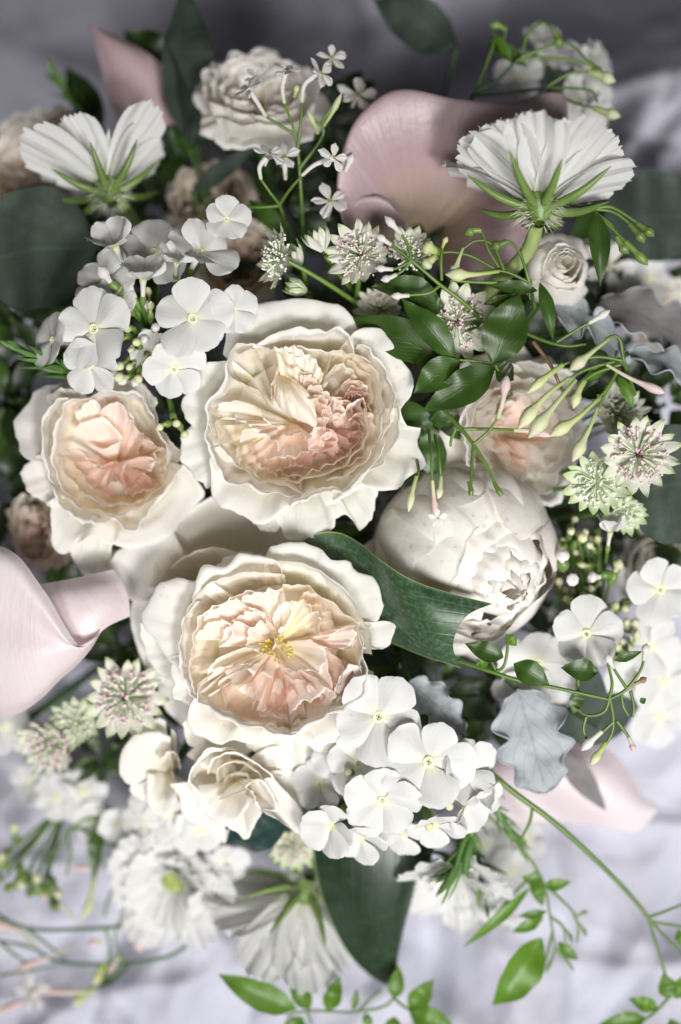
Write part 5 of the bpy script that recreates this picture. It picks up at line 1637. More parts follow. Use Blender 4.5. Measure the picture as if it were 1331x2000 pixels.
def broad():
    c = V(730, 1600, -330)
    th = thing('broad_leaf', 'broad dark green leaf with a pale margin hanging below the dense phlox', 'leaf', c)
    cs = [
        VV([(600, 1560, -250), (610, 1640, -260), (616, 1700, -275), (634, 1768, -295), (672, 1850, -320), (722, 1905, -340), (778, 1934, -350)]),
        VV([(660, 1560, -205), (672, 1640, -215), (682, 1710, -230), (700, 1780, -255), (724, 1848, -290), (750, 1900, -325), (779, 1935, -350)]),
        VV([(730, 1560, -190), (742, 1640, -200), (746, 1710, -215), (748, 1780, -245), (756, 1845, -285), (768, 1895, -320), (780, 1936, -350)]),
        VV([(800, 1560, -205), (806, 1640, -215), (800, 1710, -230), (784, 1775, -255), (776, 1840, -290), (774, 1890, -322), (781, 1936, -350)]),
        VV([(850, 1560, -260), (850, 1640, -265), (836, 1700, -280), (804, 1765, -290), (786, 1832, -310), (776, 1890, -335), (782, 1935, -352)]),
    ]
    sheet('blade', loft(cs, 40, 24).transpose(1, 0, 2), 'broad_leaf', th)
    stem_to_bind(th, V(730, 1562, -195), 8, 'stem_dark', seed=16, name='stalk')


broad()


# silver felted leaves
def lobed(label, base, tip, width, seed, mat='sage_white', up=(0, 0, 1), lobes=4.5, arch=.1, fold=.15, edge_lift=10, depth=.42, rim=True):
    rs = np.random.RandomState(seed)
    base = np.asarray(base, float)
    th = thing('dusty_miller_leaf', label, 'leaf', base, 'silver felted leaves')
    G = leaf_grid(base, tip, width, up, 'round', fold, arch, seed=seed, nu=25, nv=60, wave=.03)
    mid = G[:, 12:13]
    v = np.linspace(0, 1, 60)
    f = 1 - depth * (.5 - .5 * np.cos(2 * np.pi * lobes * v + .6)) ** 1.2 * np.sin(np.pi * np.clip(v, .05, 1)) ** .3
    fl = f * (1 + .05 * rs.randn(60)); fr = np.roll(f, 3) * (1 + .05 * rs.randn(60))
    sm = lambda a: np.convolve(np.pad(a, 2, 'edge'), [.15, .2, .3, .2, .15], 'valid')
    fl, fr = sm(fl), sm(fr)
    u = np.linspace(-1, 1, 25)
    sc_ = np.where(u[None, :] < 0, 1 + (fl[:, None] - 1) * np.abs(u) ** 1.5, 1 + (fr[:, None] - 1) * np.abs(u) ** 1.5)
    G = mid + (G - mid) * sc_[..., None]
    n = nrm(np.asarray(up, float))
    G += n * (edge_lift * (np.abs(u) ** 4)[None, :, None] * wob(v, rs, (2.5, 5), (1, .6))[:, None, None])
    b = sheet('blade', G, mat, th)
    if rim:
        for sd in (0, -1):
            sheet('felt_edge', tube_grid(G[2:-1, sd], 2.2, 6), 'sage_white', b, wrap=True)
    stem_to_bind(th, base, 5, 'stem_dark', seed=seed, name='stalk')


lobed('silver lobed felted leaf beside the rosemary and curling jasmine', V(1010, 1345, -140), V(1066, 1548, -150), 165, 21, up=(.1, -.15, 1), lobes=3.5)
lobed('white edged felted leaf curling under the spray rose bud', V(1060, 590, -130), V(1215, 700, -120), 110, 22, up=(-.3, .9, .5), lobes=3, edge_lift=16)
lobed('dark felted leaf underside behind the drooping jasmine buds', V(1160, 600, -200), V(1375, 690, -190), 140, 23, 'sage_dusk', up=(.1, .5, .9), lobes=3, rim=True, arch=.14)
lobed('bright white felted leaf tip beside the soft grey astrantia', V(1228, 690, -120), V(1390, 775, -130), 84, 24, up=(.2, .6, .7), lobes=2.5)
lobed('grey felted leaf tucked between the dense phlox and dark gap', V(800, 1330, -120), V(905, 1432, -110), 90, 25, 'sage_white', up=(.1, .2, 1), lobes=3)


# ------------------------------------------------------------------ rosemary
def rosemary(label, path, needles, seed, Ln=70, wn=9, spread=1.0, dirbias=None):
    rs = np.random.RandomState(seed)
    P = catmull(path, 40)
    th = thing('rosemary_sprig', label, 'rosemary', P[0], 'rosemary sprigs')
    tube('stem', path, np.array([5, 4.5, 3.5]), 'stem_green', th, 7, 16)
    T = nrm(np.gradient(P, axis=0))
    for k in range(needles):
        f = (k + .5) / needles
        i = int(f * 39)
        a = k * 2.4 + rs.uniform(-.3, .3)
        t = T[i]
        x = nrm(np.cross(t, [0.2, .1, 1])); y = np.cross(t, x)
        o = math.cos(a) * x + math.sin(a) * y
        d = nrm(t * rs.uniform(.7, 1.3) + o * spread * rs.uniform(.6, 1.0))
        if dirbias is not None:
            d = nrm(d + np.asarray(dirbias))
        L = Ln * rs.uniform(.7, 1.15) * (1 - .35 * f)
        up = nrm(np.cross(np.cross(t, d) + 1e-3, d))
        up = up if up[2] > 0 else -up
        leaf(th, P[i], P[i] + d * L, wn * rs.uniform(.85, 1.2), 'rosemary_leaf', 'needle', up=up, shape='needle', fold=-.5, arch=rs.uniform(-.05, .12), nu=5, nv=7, wave=0, seed=rs.randint(1 << 30))
    return th


rosemary('rosemary tip with pale pointed needles at the side of the phlox', [V(165, 742, -130), V(110, 716, -90), V(55, 690, -60)], 20, 1, 88, 13, .62, (-.25, .08, .1))
rosemary('rosemary sprig fanned over the torn white scabiosa', [V(925, 1590, -150), V(915, 1660, -165), V(880, 1715, -170)], 26, 2, 108, 13, .75, (-.45, -.15, .1))
rosemary('rosemary sprig leaning out beside the dense phlox toward the pale calla', [V(920, 1470, -140), V(960, 1560, -200), V(1015, 1650, -250)], 34, 3, 74, 11, .6)
rosemary('rosemary sprig hanging straight down beside the dense phlox', [V(915, 1560, -170), V(930, 1660, -220), V(950, 1760, -270)], 24, 4, 80, 11, .5)
rosemary('blurred rosemary tip over the shaded cream rose', [V(190, 260, -420), V(150, 210, -410), V(110, 150, -400)], 16, 5, 80, 12, .8)


# ------------------------------------------------------------------ jasmine vines
BUD_P = [(0, .26), (.35, .30), (.58, .44), (.74, 1.0), (.86, .82), (1, .04)]
BUD_S = [(0, .5), (.25, .55), (.45, .6), (.62, 1.0), (.82, .8), (1, .08)]


def vine(label, stems, leaves=(), buds=(), stars=(), seed=0, name='jasmine_vine', group='jasmine vines', bind=None, stem_r=3.6, stem_mat='stem_green', leaf_mat_='jasmine_leaf'):
    first = VV(stems[0][0] if isinstance(stems[0], tuple) and not np.isscalar(stems[0][0][0]) else stems[0])[0]
    th = thing(name, label, 'jasmine', first, group)
    for s in stems:
        r, m = stem_r, stem_mat
        if isinstance(s, tuple):
            s, r, m = s
        tube('stem', VV(s), np.array([r, r * .9, r * .7]), m, th, 7, 20)
    for i, l in enumerate(leaves):
        b, t_, w = l[:3]
        kw = dict(l[3]) if len(l) > 3 else {}
        m = kw.pop('mat', leaf_mat_)
        leaf(th, V(*b), V(*t_), w, m, up=kw.pop('up', (.0, .1, 1)), seed=seed * 31 + i, nu=11, nv=20, **kw)
    for i, b in enumerate(buds):
        path, w, m = b[:3]
        spindle('bud', VV(path), w, m, th, b[3] if len(b) > 3 else BUD_P)
    for i, s in enumerate(stars):
        pos, ax, R, tubep = s[:4]
        m = s[4] if len(s) > 4 else 'jasmine_white'
        p = V(*pos)
        floret(th, p, ax, R, seed * 13 + i, petals=JASM, tube_me=TUBE_P, eye=EYEJ, calyx=False, name='flower', cup=.05, jit=.15)
        if tubep:
            spindle('flower_tube', [V(*q) for q in tubep] + [p - nrm(ax) * R * .05], 7.5 * R / 34, m, th, [(0, .45), (.5, .6), (.9, .8), (1, 1.0)])
    if bind is not None:
        stem_to_bind(th, VV([bind])[0], stem_r, 'stem_dark', seed=seed)
    return th


# sprays of white stars in front of the shaded rose
vine('jasmine spray of white stars before the shaded cream rose', [
    [(592, 440, -190), (588, 370, -150), (582, 290, -120), (574, 252, -105), (557, 203, -95)],
    [(576, 262, -108), (548, 245, -100), (520, 228, -95)], [(582, 290, -115), (588, 240, -100), (590, 200, -92)],
    [(585, 330, -130), (632, 262, -105), (612, 230, -95)], [(625, 245, -105), (640, 222, -95), (652, 205, -90)],
    [(560, 440, -190), (547, 402, -110), (528, 376, -85), (510, 350, -75)], [(545, 402, -110), (565, 372, -80), (590, 343, -62)], [(545, 402, -110), (505, 405, -110), (482, 402, -115)],
    [(640, 470, -190), (640, 440, -150), (642, 428, -140)]],
    leaves=[((560, 460, -190), (485, 390, -200), 40), ((640, 470, -200), (690, 440, -205), 60, dict(mat='dark_leaf')), ((590, 430, -190), (580, 370, -190), 44, dict(mat='dark_leaf'))],
    buds=[([(632, 246, -100), (648, 222, -92), (668, 182, -86)], 7, 'jasmine_green', BUD_S), ([(622, 262, -100), (612, 238, -95), (600, 215, -90)], 7, 'jasmine_green', BUD_S), ([(575, 190, -95), (582, 165, -92)], 7, 'jasmine_green', BUD_S), ([(675, 335, -110), (690, 300, -100)], 9, 'jasmine_white', BUD_S)],
    stars=[((560, 136, -78), (.12, .75, .6), 34, [(556, 202, -95), (552, 170, -86)]), ((628, 143, -74), (.70, .30, .62), 36, [(590, 200, -92), (594, 168, -82), (612, 150, -78)]),
           ((484, 172, -78), (-.55, .55, .6), 34, [(520, 228, -95), (500, 195, -84)]), ((652, 308, -48), (.45, .12, .9), 34, [(590, 343, -62), (615, 322, -52)]),
           ((528, 300, -58), (.35, .60, .65), 36, [(510, 350, -75), (508, 325, -66)]), ((556, 305, -95), (.2, .45, .85), 38, [(558, 350, -130)]),
           ((645, 392, -90), (.05, .45, .85), 44, [(640, 430, -140), (642, 412, -110)]), ((500, 150, -110), (-.2, .5, .8), 26, None), ((648, 112, -130), (.3, .4, .8), 34, None), ((700, 185, -200), (.3, .4, .8), 46, None)],
    seed=1, bind=(592, 440, -190))

# white-tipped buds above the leaves
vine('jasmine stem with white tipped buds across the astrantia', [
    ([(940, 625, -60), (905, 590, -30), (860, 556, -15), (820, 522, 0), (803, 508, 4)], 4.6, 'stem_green'),
    [(803, 508, 4), (798, 480, 6), (780, 450, 8)], [(803, 508, 4), (775, 486, 6), (758, 472, 8)], [(800, 512, 2), (775, 524, 0), (760, 526, 0)], [(802, 513, 2), (785, 530, 0), (768, 540, 0)],
    [(862, 556, -15), (838, 572, -12), (795, 577, -8)], [(863, 548, -14), (862, 510, -8), (865, 482, -6)]],
    leaves=[((942, 628, -62), (905, 650, -50), 14, dict(mat='jasmine_leaf', shape='lance'))],
    buds=[([(785, 458, 6), (770, 442, 8), (752, 422, 10)], 9, 'jasmine_white', BUD_S), ([(765, 478, 6), (752, 470, 8), (735, 458, 10)], 8, 'jasmine_white', BUD_S), ([(768, 526, 0), (750, 525, 1), (732, 523, 2)], 8, 'jasmine_white', BUD_S),
          ([(775, 536, 0), (760, 543, 0), (744, 547, 2)], 8, 'jasmine_white', BUD_S), ([(800, 577, -8), (784, 578, -6), (764, 578, -4)], 8, 'jasmine_white', BUD_S), ([(864, 485, -6), (868, 474, -5), (874, 462, -4)], 6, 'jasmine_green', BUD_S)],
    seed=2, bind=(940, 625, -60))

# glossy leaf pairs between the roses
vine('jasmine sprig with paired glossy leaves between the big cream rose and blush rose', [
    [(1000, 770, -120), (972, 722, -40), (965, 712, -24), (930, 706, -18), (890, 702, -20)], [(965, 712, -24), (968, 690, -20)], [(890, 702, -20), (868, 620, -70), (866, 605, -60)]],
    leaves=[((890, 702, -16), (783, 582, -10), 56, dict(fold=.3, wave=.06)), ((868, 602, -50), (725, 560, -60), 60, dict(fold=.25, side=-.08)), ((866, 604, -56), (800, 590, -50), 50, dict(fold=.2)),
            ((872, 708, -60), (680, 618, -75), 84, dict(fold=.2, mat='jasmine_leaf')), ((963, 712, -14), (1014, 572, -6), 92, dict(fold=.22, wave=.05)), ((899, 704, -12), (808, 768, -16), 66, dict(fold=.3)),
            ((967, 716, -12), (826, 802, -18), 72, dict(fold=.3, side=.04)), ((965, 715, -40), (1004, 742, -60), 46, dict(mat='dark_leaf'))],
    seed=3, bind=(1000, 770, -120))
vine('low jasmine leaves between the big cream rose and the peony', [[(870, 900, -150), (850, 860, -130), (800, 800, -120)], [(850, 862, -130), (845, 930, -140)]],
     leaves=[((838, 860, -110), (786, 776, -110), 56), ((846, 930, -130), (838, 822, -110), 62), ((880, 830, -110), (835, 790, -100), 52), ((820, 900, -140), (760, 955, -140), 60, dict(mat='dark_leaf')), ((860, 800, -120), (900, 860, -130), 50, dict(mat='dark_leaf'))],
     seed=4, bind=(870, 900, -150))

# drooping buds and twigs above the peony
vine('thin jasmine twig with bare green tips hanging over the peony', [
    ([(862, 795, -20), (895, 832, 8), (925, 868, 22), (950, 910, 28), (975, 962, 30)], 4.2, 'stem_green'), [(925, 868, 22), (922, 910, 24), (920, 962, 26)], [(925, 868, 22), (952, 845, 26), (972, 818, 30)],
    [(893, 838, 8), (950, 838, 0), (1010, 840, -20)], [(890, 838, 6), (882, 858, 6), (880, 872, 6)]],
    buds=[([(972, 818, 30), (982, 785, 34), (990, 735, 36)], 11, 'jasmine_pink', [(0, .35), (.4, .45), (.62, .5), (.72, 1), (.88, .95), (1, .3)]), ([(1005, 840, -16), (1040, 842, -6), (1078, 852, 0)], 9, 'jasmine_pink', BUD_S),
          ([(915, 940, 25), (920, 955, 26), (920, 968, 26)], 6, 'stem_green', [(0, .5), (.7, 1), (1, .7)]), ([(964, 940, 29), (972, 955, 30), (980, 968, 30)], 6, 'stem_green', [(0, .5), (.7, 1), (1, .7)])], seed=5, bind=(862, 795, -20))
vine('pair of jasmine stems hanging beside the rim of the big cream rose', [
    [(838, 840, -60), (842, 890, 0), (845, 945, 6)], [(850, 850, -60), (858, 895, 0), (862, 935, 4)], [(815, 900, -60), (818, 920, -20), (814, 938, -14)]],
    buds=[([(814, 930, -14), (806, 960, -12), (798, 1000, -12)], 8, 'jasmine_green', BUD_S), ([(862, 930, 4), (860, 955, 4), (856, 975, 2)], 8, 'jasmine_green', BUD_S), ([(845, 938, 6), (848, 975, 6), (852, 1012, 6)], 7, 'jasmine_pink', BUD_S)],
    stars=[((856, 1012, 8), (.1, -.1, 1), 20, None)], seed=6, bind=(838, 840, -60))
vine('jasmine spray of fat green buds drooping over the blush rose', [
    ([(1240, 770, -60), (1222, 715, 20), (1216, 690, 30), (1213, 668, 36), (1202, 655, 40), (1184, 662, 42)], 4.4, 'stem_green'),
    [(1216, 704, 30), (1170, 697, 32), (1120, 705, 34), (1092, 716, 36)], [(1200, 706, 30), (1150, 720, 36), (1110, 740, 40)], [(1212, 712, 28), (1165, 728, 32), (1140, 745, 34)],
    [(1210, 720, 26), (1185, 760, 30), (1165, 782, 32)], [(1205, 725, 26), (1180, 775, 28), (1168, 800, 30)],
    [(1030, 652, -20), (1070, 668, 0), (1110, 676, 10), (1145, 672, 14)], ([(1042, 668, -20), (1075, 712, -10), (1098, 760, -20), (1122, 800, -40)], 4, 'stem_brown'), [(1088, 668, 4), (1125, 645, 14), (1155, 628, 20)]],
    leaves=[((1208, 735, 10), (1238, 800, 10), 24, dict(mat='bright_leaf', shape='lance')), ((1180, 715, 20), (1140, 748, 14), 24, dict(mat='bright_leaf', shape='lance'))],
    buds=[([(1190, 662, 41), (1160, 685, 44), (1112, 724, 44)], 13, 'jasmine_green'), ([(1100, 712, 36), (1065, 738, 38), (1030, 768, 38)], 10, 'jasmine_green', BUD_S), ([(1112, 738, 40), (1065, 775, 42), (1012, 838, 42)], 15, 'jasmine_green'),
          ([(1125, 742, 42), (1085, 790, 46), (1032, 856, 46)], 16, 'jasmine_green'), ([(1142, 744, 34), (1130, 765, 36), (1120, 798, 36)], 11, 'jasmine_green', BUD_S), ([(1168, 780, 32), (1130, 815, 36), (1074, 852, 36)], 14, 'jasmine_green'),
          ([(1168, 796, 30), (1150, 840, 32), (1118, 902, 32)], 14, 'jasmine_green'), ([(1185, 712, 36), (1230, 738, 40), (1298, 768, 40)], 10, 'jasmine_pink', [(0, .3), (.5, .4), (.66, .6), (.78, 1), (.92, .8), (1, .2)]), ([(1150, 631, 20), (1170, 620, 22), (1192, 606, 24)], 8, 'jasmine_white', BUD_S)],
    seed=7, bind=(1240, 770, -60))

# upper right tangle
vine('tangled jasmine with nodding green buds along the edge of the dusky calla', [
    [(1045, 600, -90), (1035, 555, -30), (1018, 500, -20), (1000, 474, -18), (985, 470, -18)], [(1035, 552, -30), (985, 530, -24), (930, 530, -24)], [(985, 528, -24), (962, 478, -20), (930, 470, -20), (905, 486, -22)],
    [(975, 522, -24), (955, 490, -20), (942, 455, -18), (930, 448, -18)], [(965, 524, -26), (920, 500, -26), (880, 492, -26), (850, 498, -28)], [(1040, 552, -30), (1000, 575, -30), (955, 592, -34)],
    [(1030, 550, -32), (960, 552, -32), (880, 548, -34)], [(1033, 560, -30), (1036, 585, -36)], [(990, 552, -28), (1000, 566, -28)]],
    leaves=[((1050, 568, -30), (952, 558, -34), 30, dict(mat='jasmine_leaf', shape='lance')), ((1055, 552, -14), (1082, 668, -8), 30, dict(mat='jasmine_leaf', shape='lance', fold=.5)), ((950, 592, -36), (1010, 580, -36), 20, dict(mat='bright_leaf', shape='lance')),
            ((820, 555, -70), (765, 560, -70), 26, dict(mat='jasmine_leaf', shape='lance')), ((830, 560, -72), (800, 520, -72), 22, dict(mat='jasmine_leaf', shape='lance'))],
    buds=[([(990, 472, -18), (975, 478, -18), (960, 484, -18)], 11, 'calyx_green', BUD_S), ([(940, 450, -18), (925, 450, -18), (908, 458, -18)], 11, 'calyx_green', BUD_S), ([(975, 530, -22), (925, 536, -20), (870, 536, -20)], 14, 'jasmine_green'),
          ([(905, 484, -22), (895, 510, -24), (885, 540, -28)], 12, 'jasmine_green'), ([(860, 494, -26), (840, 485, -28), (825, 478, -30)], 16, 'jasmine_green', BUD_S), ([(855, 500, -28), (840, 510, -30), (825, 525, -30)], 13, 'jasmine_green', BUD_S)],
    seed=8, bind=(1045, 600, -90))
vine('jasmine twig with olive buds and one long hanging leaf beside the spray rose', [
    [(1085, 420, -90), (1110, 402, -60), (1145, 405, -50), (1162, 412, -48)], [(1160, 408, -48), (1200, 415, -46), (1240, 445, -44)], [(1160, 408, -48), (1195, 405, -46), (1245, 435, -42), (1258, 445, -42)], [(1164, 416, -48), (1200, 450, -44), (1230, 480, -42)], [(1164, 416, -48), (1195, 440, -46), (1210, 470, -46)]],
    leaves=[((1164, 412, -46), (1173, 560, -40), 44, dict(mat='jasmine_leaf', shape='lance', fold=.5)), ((1140, 404, -52), (1172, 410, -50), 20)],
    buds=[([(1230, 438, -44), (1245, 455, -43), (1260, 475, -42)], 11, 'calyx_green', BUD_S), ([(1245, 436, -42), (1260, 446, -41), (1278, 462, -40)], 11, 'calyx_green', BUD_S), ([(1222, 472, -43), (1240, 490, -42), (1266, 518, -40)], 11, 'calyx_green', BUD_S), ([(1205, 462, -46), (1215, 480, -46), (1228, 496, -46)], 11, 'calyx_green', BUD_S)],
    seed=9, bind=(1085, 420, -90))
vine('branching thin stems with green tips above the dusky calla rim', [
    ([(900, 260, -300), (925, 185, -240), (968, 160, -225), (1010, 118, -215), (1035, 100, -212)], 4.8, 'stem_dark'), ([(925, 186, -240), (990, 182, -222), (1065, 172, -212)], 4.5, 'stem_dark'), [(935, 165, -232), (960, 100, -230), (968, 70, -230)],
    [(1065, 172, -212), (1110, 145, -205), (1150, 140, -200)], [(1065, 172, -212), (1115, 172, -206), (1155, 178, -202), (1168, 200, -200)], [(1070, 174, -212), (1120, 200, -206), (1165, 212, -200)],
    [(1010, 118, -215), (1060, 112, -208), (1120, 118, -202), (1160, 130, -200)], [(1010, 118, -215), (1060, 95, -210), (1110, 85, -205), (1150, 120, -202)], [(1020, 110, -214), (1030, 70, -215), (1060, 45, -215), (1080, 60, -212)], [(1000, 122, -218), (985, 90, -222), (990, 50, -225)]],
    leaves=[((1030, 130, -230), (945, 80, -250), 34, dict(mat='jasmine_leaf')), ((1000, 120, -225), (960, 60, -235), 20, dict(mat='bright_leaf', shape='lance'))],
    buds=[([(1150, 140, -200), (1180, 150, -198), (1202, 160, -196)], 14, 'jasmine_green', BUD_S), ([(1160, 210, -200), (1185, 220, -198), (1212, 228, -196)], 13, 'jasmine_green', BUD_S), ([(1080, 58, -212), (1090, 75, -210), (1092, 95, -210)], 11, 'calyx_green', BUD_S), ([(990, 60, -225), (975, 50, -225), (955, 48, -226)], 10, 'calyx_green', BUD_S), ([(1150, 120, -202), (1165, 135, -200), (1175, 150, -200)], 10, 'calyx_green', BUD_S)],
    seed=10, bind=(900, 260, -300), leaf_mat_='jasmine_leaf')

# lower right tendrils
vine('curling jasmine tendril with small leaves below the peony', [
    ([(880, 1285, -80), (950, 1308, -40), (1010, 1328, -30), (1080, 1342, -26), (1140, 1355, -24), (1190, 1366, -22)], 4.6, 'stem_green'), [(965, 1314, -38), (985, 1300, -30), (992, 1262, -26), (990, 1238, -30)], [(970, 1312, -38), (960, 1290, -36)],
    [(1190, 1366, -22), (1222, 1348, -16), (1245, 1320, -12), (1255, 1300, -10), (1260, 1275, -10)], [(1190, 1366, -22), (1196, 1335, -20), (1188, 1296, -20)], [(1192, 1362, -22), (1180, 1390, -26), (1150, 1398, -30), (1128, 1385, -34)], [(1130, 1340, -26), (1132, 1325, -26), (1165, 1312, -24)],
    [(1192, 1366, -22), (1198, 1400, -24), (1196, 1430, -26), (1180, 1460, -28)], [(1198, 1410, -24), (1176, 1430, -26), (1160, 1440, -28)], [(1205, 1408, -24), (1222, 1430, -26), (1235, 1450, -28)], [(1225, 1345, -16), (1205, 1315, -14), (1195, 1298, -14)],
    [(1214, 1355, -18), (1218, 1380, -20), (1228, 1398, -22)], [(1232, 1350, -16), (1238, 1378, -18), (1236, 1400, -20)], [(1145, 1400, -32), (1140, 1425, -36), (1150, 1450, -40)]],
    leaves=[((984, 1284, -30), (908, 1257, -26), 42, dict(fold=.3)), ((1004, 1296, -24), (1074, 1338, -20), 52, dict(fold=.25, shape='ovate')), ((1168, 1312, -22), (1096, 1304, -20), 46, dict(fold=.3)), ((955, 1290, -40), (930, 1300, -42), 20, dict(mat='bright_leaf')), ((990, 1240, -34), (1010, 1262, -34), 22, dict(mat='bright_leaf')),
            ((1200, 1290, -24), (1255, 1272, -20), 20, dict(mat='jasmine_leaf', shape='lance')), ((1130, 1345, -40), (1120, 1395, -50), 30), ((1250, 1372, -24), (1262, 1364, -24), 14)],
    buds=[([(1258, 1290, -10), (1260, 1275, -8), (1264, 1256, -8)], 9, 'jasmine_white', BUD_S), ([(1200, 1305, -14), (1192, 1292, -13), (1185, 1276, -12)], 9, 'jasmine_white', BUD_S), ([(1176, 1428, -26), (1158, 1444, -27), (1136, 1466, -28)], 10, 'jasmine_white', BUD_S), ([(1185, 1450, -28), (1172, 1468, -29), (1154, 1494, -30)], 10, 'jasmine_green', BUD_S), ([(1228, 1440, -26), (1234, 1452, -27), (1239, 1470, -28)], 7, 'jasmine_pink', BUD_S), ([(1240, 1336, -12), (1252, 1330, -11), (1264, 1324, -10)], 7, 'stem_brown', BUD_S)],
    seed=11, bind=(880, 1285, -80))

# bottom right runner
vine('long bare jasmine runner reaching over the cloth with small leaf pairs', [
    ([(930, 1480, -170), (965, 1515, -150), (1010, 1552, -150), (1090, 1612, -170), (1180, 1695, -200), (1240, 1758, -220), (1266, 1792, -225)], 6.5, 'stem_green'), [(1040, 1578, -155), (1035, 1605, -170), (1015, 1645, -190)], [(1266, 1792, -225), (1300, 1780, -220), (1360, 1755, -215)],
    [(1266, 1792, -225), (1300, 1830, -230), (1360, 1890, -240)], [(1266, 1792, -225), (1284, 1850, -235), (1300, 1905, -240), (1310, 1950, -245)], [(1310, 1945, -245), (1270, 1985, -250), (1200, 2020, -255)], [(1268, 1800, -226), (1310, 1806, -230), (1360, 1815, -235)]],
    leaves=[((1308, 1948, -244), (1296, 1900, -238), 44, dict(mat='bright_leaf')), ((1285, 1968, -247), (1228, 1950, -245), 34, dict(mat='bright_leaf')), ((1262, 1988, -250), (1170, 2000, -252), 44, dict(mat='bright_leaf')), ((1318, 1950, -246), (1345, 1900, -244), 40, dict(mat='bright_leaf')), ((1325, 1815, -228), (1335, 1850, -228), 26, dict(mat='bright_leaf')), ((1310, 1990, -250), (1330, 2050, -250), 44, dict(mat='bright_leaf'))],
    seed=12, bind=(930, 1480, -170))
vine('jasmine tip with bright leaves and wiry buds over the cloth', [
    [(950, 1590, -220), (985, 1625, -230), (1030, 1670, -240), (1062, 1725, -245), (1075, 1790, -250), (1085, 1855, -255)], [(1062, 1725, -245), (1100, 1760, -245), (1128, 1790, -248)], [(1050, 1700, -243), (1000, 1750, -246), (940, 1820, -250)], [(1080, 1820, -252), (1070, 1860, -254), (1060, 1900, -256)], [(1120, 1782, -248), (1130, 1810, -250), (1128, 1840, -252)], [(1075, 1790, -250), (1100, 1810, -252), (1105, 1840, -254)], [(1084, 1850, -255), (1110, 1880, -258), (1120, 1895, -258)]],
    leaves=[((1058, 1832, -250), (963, 1966, -252), 84, dict(mat='bright_leaf', fold=.3, up=(.2, .1, 1))), ((1062, 1730, -244), (1116, 1722, -240), 28, dict(mat='bright_leaf', shape='lance')), ((1060, 1722, -244), (1020, 1712, -242), 30, dict(mat='bright_leaf')), ((1035, 1735, -244), (905, 1850, -248), 26, dict(mat='bright_leaf', shape='lance')), ((1062, 1790, -248), (1000, 1822, -248), 28, dict(mat='bright_leaf', shape='lance')), ((1068, 1780, -248), (1010, 1790, -247), 20, dict(mat='bright_leaf', shape='lance')), ((1090, 1840, -254), (1130, 1876, -254), 26, dict(mat='bright_leaf', shape='lance')), ((1040, 1710, -244), (1060, 1770, -244), 30, dict(mat='bright_leaf'))],
    buds=[([(1128, 1790, -248), (1136, 1784, -248), (1150, 1780, -248)], 5, 'calyx_green', BUD_S), ([(1128, 1800, -248), (1140, 1815, -248), (1146, 1830, -248)], 5, 'calyx_green', BUD_S), ([(1100, 1810, -250), (1112, 1825, -250), (1118, 1842, -250)], 5, 'calyx_green', BUD_S), ([(1085, 1855, -254), (1078, 1875, -254), (1066, 1900, -256)], 5, 'calyx_green', BUD_S)],
    seed=13, bind=(950, 1590, -220))
vine('bright green jasmine leaves along a low stem at the cloth edge', [
    [(800, 1700, -420), (775, 1850, -330), (770, 1950, -290), (700, 1976, -285), (600, 1974, -282), (560, 1985, -282)], [(770, 1950, -290), (800, 1972, -288), (850, 1990, -288)], [(700, 1976, -285), (725, 1950, -284), (745, 1935, -284)], [(600, 1974, -282), (610, 2000, -284)]],
    leaves=[((580, 1972, -278), (426, 1902, -268), 64, dict(mat='bright_leaf', fold=.25)), ((605, 1972, -280), (566, 1896, -272), 42, dict(mat='bright_leaf')), ((640, 1975, -282), (664, 1905, -276), 40, dict(mat='bright_leaf')), ((800, 1972, -286), (846, 1912, -278), 48, dict(mat='bright_leaf')), ((800, 1975, -286), (890, 2010, -284), 60, dict(mat='bright_leaf')), ((770, 1950, -288), (780, 1886, -284), 36, dict(mat='bright_leaf')), ((715, 1978, -284), (722, 2010, -284), 22, dict(mat='bright_leaf')), ((590, 1985, -282), (560, 2030, -282), 50, dict(mat='bright_leaf')), ((690, 1972, -284), (698, 1930, -282), 16, dict(mat='bright_leaf')), ((770, 1985, -288), (765, 2030, -288), 40, dict(mat='bright_leaf'))],
    seed=14, bind=(800, 1700, -420))

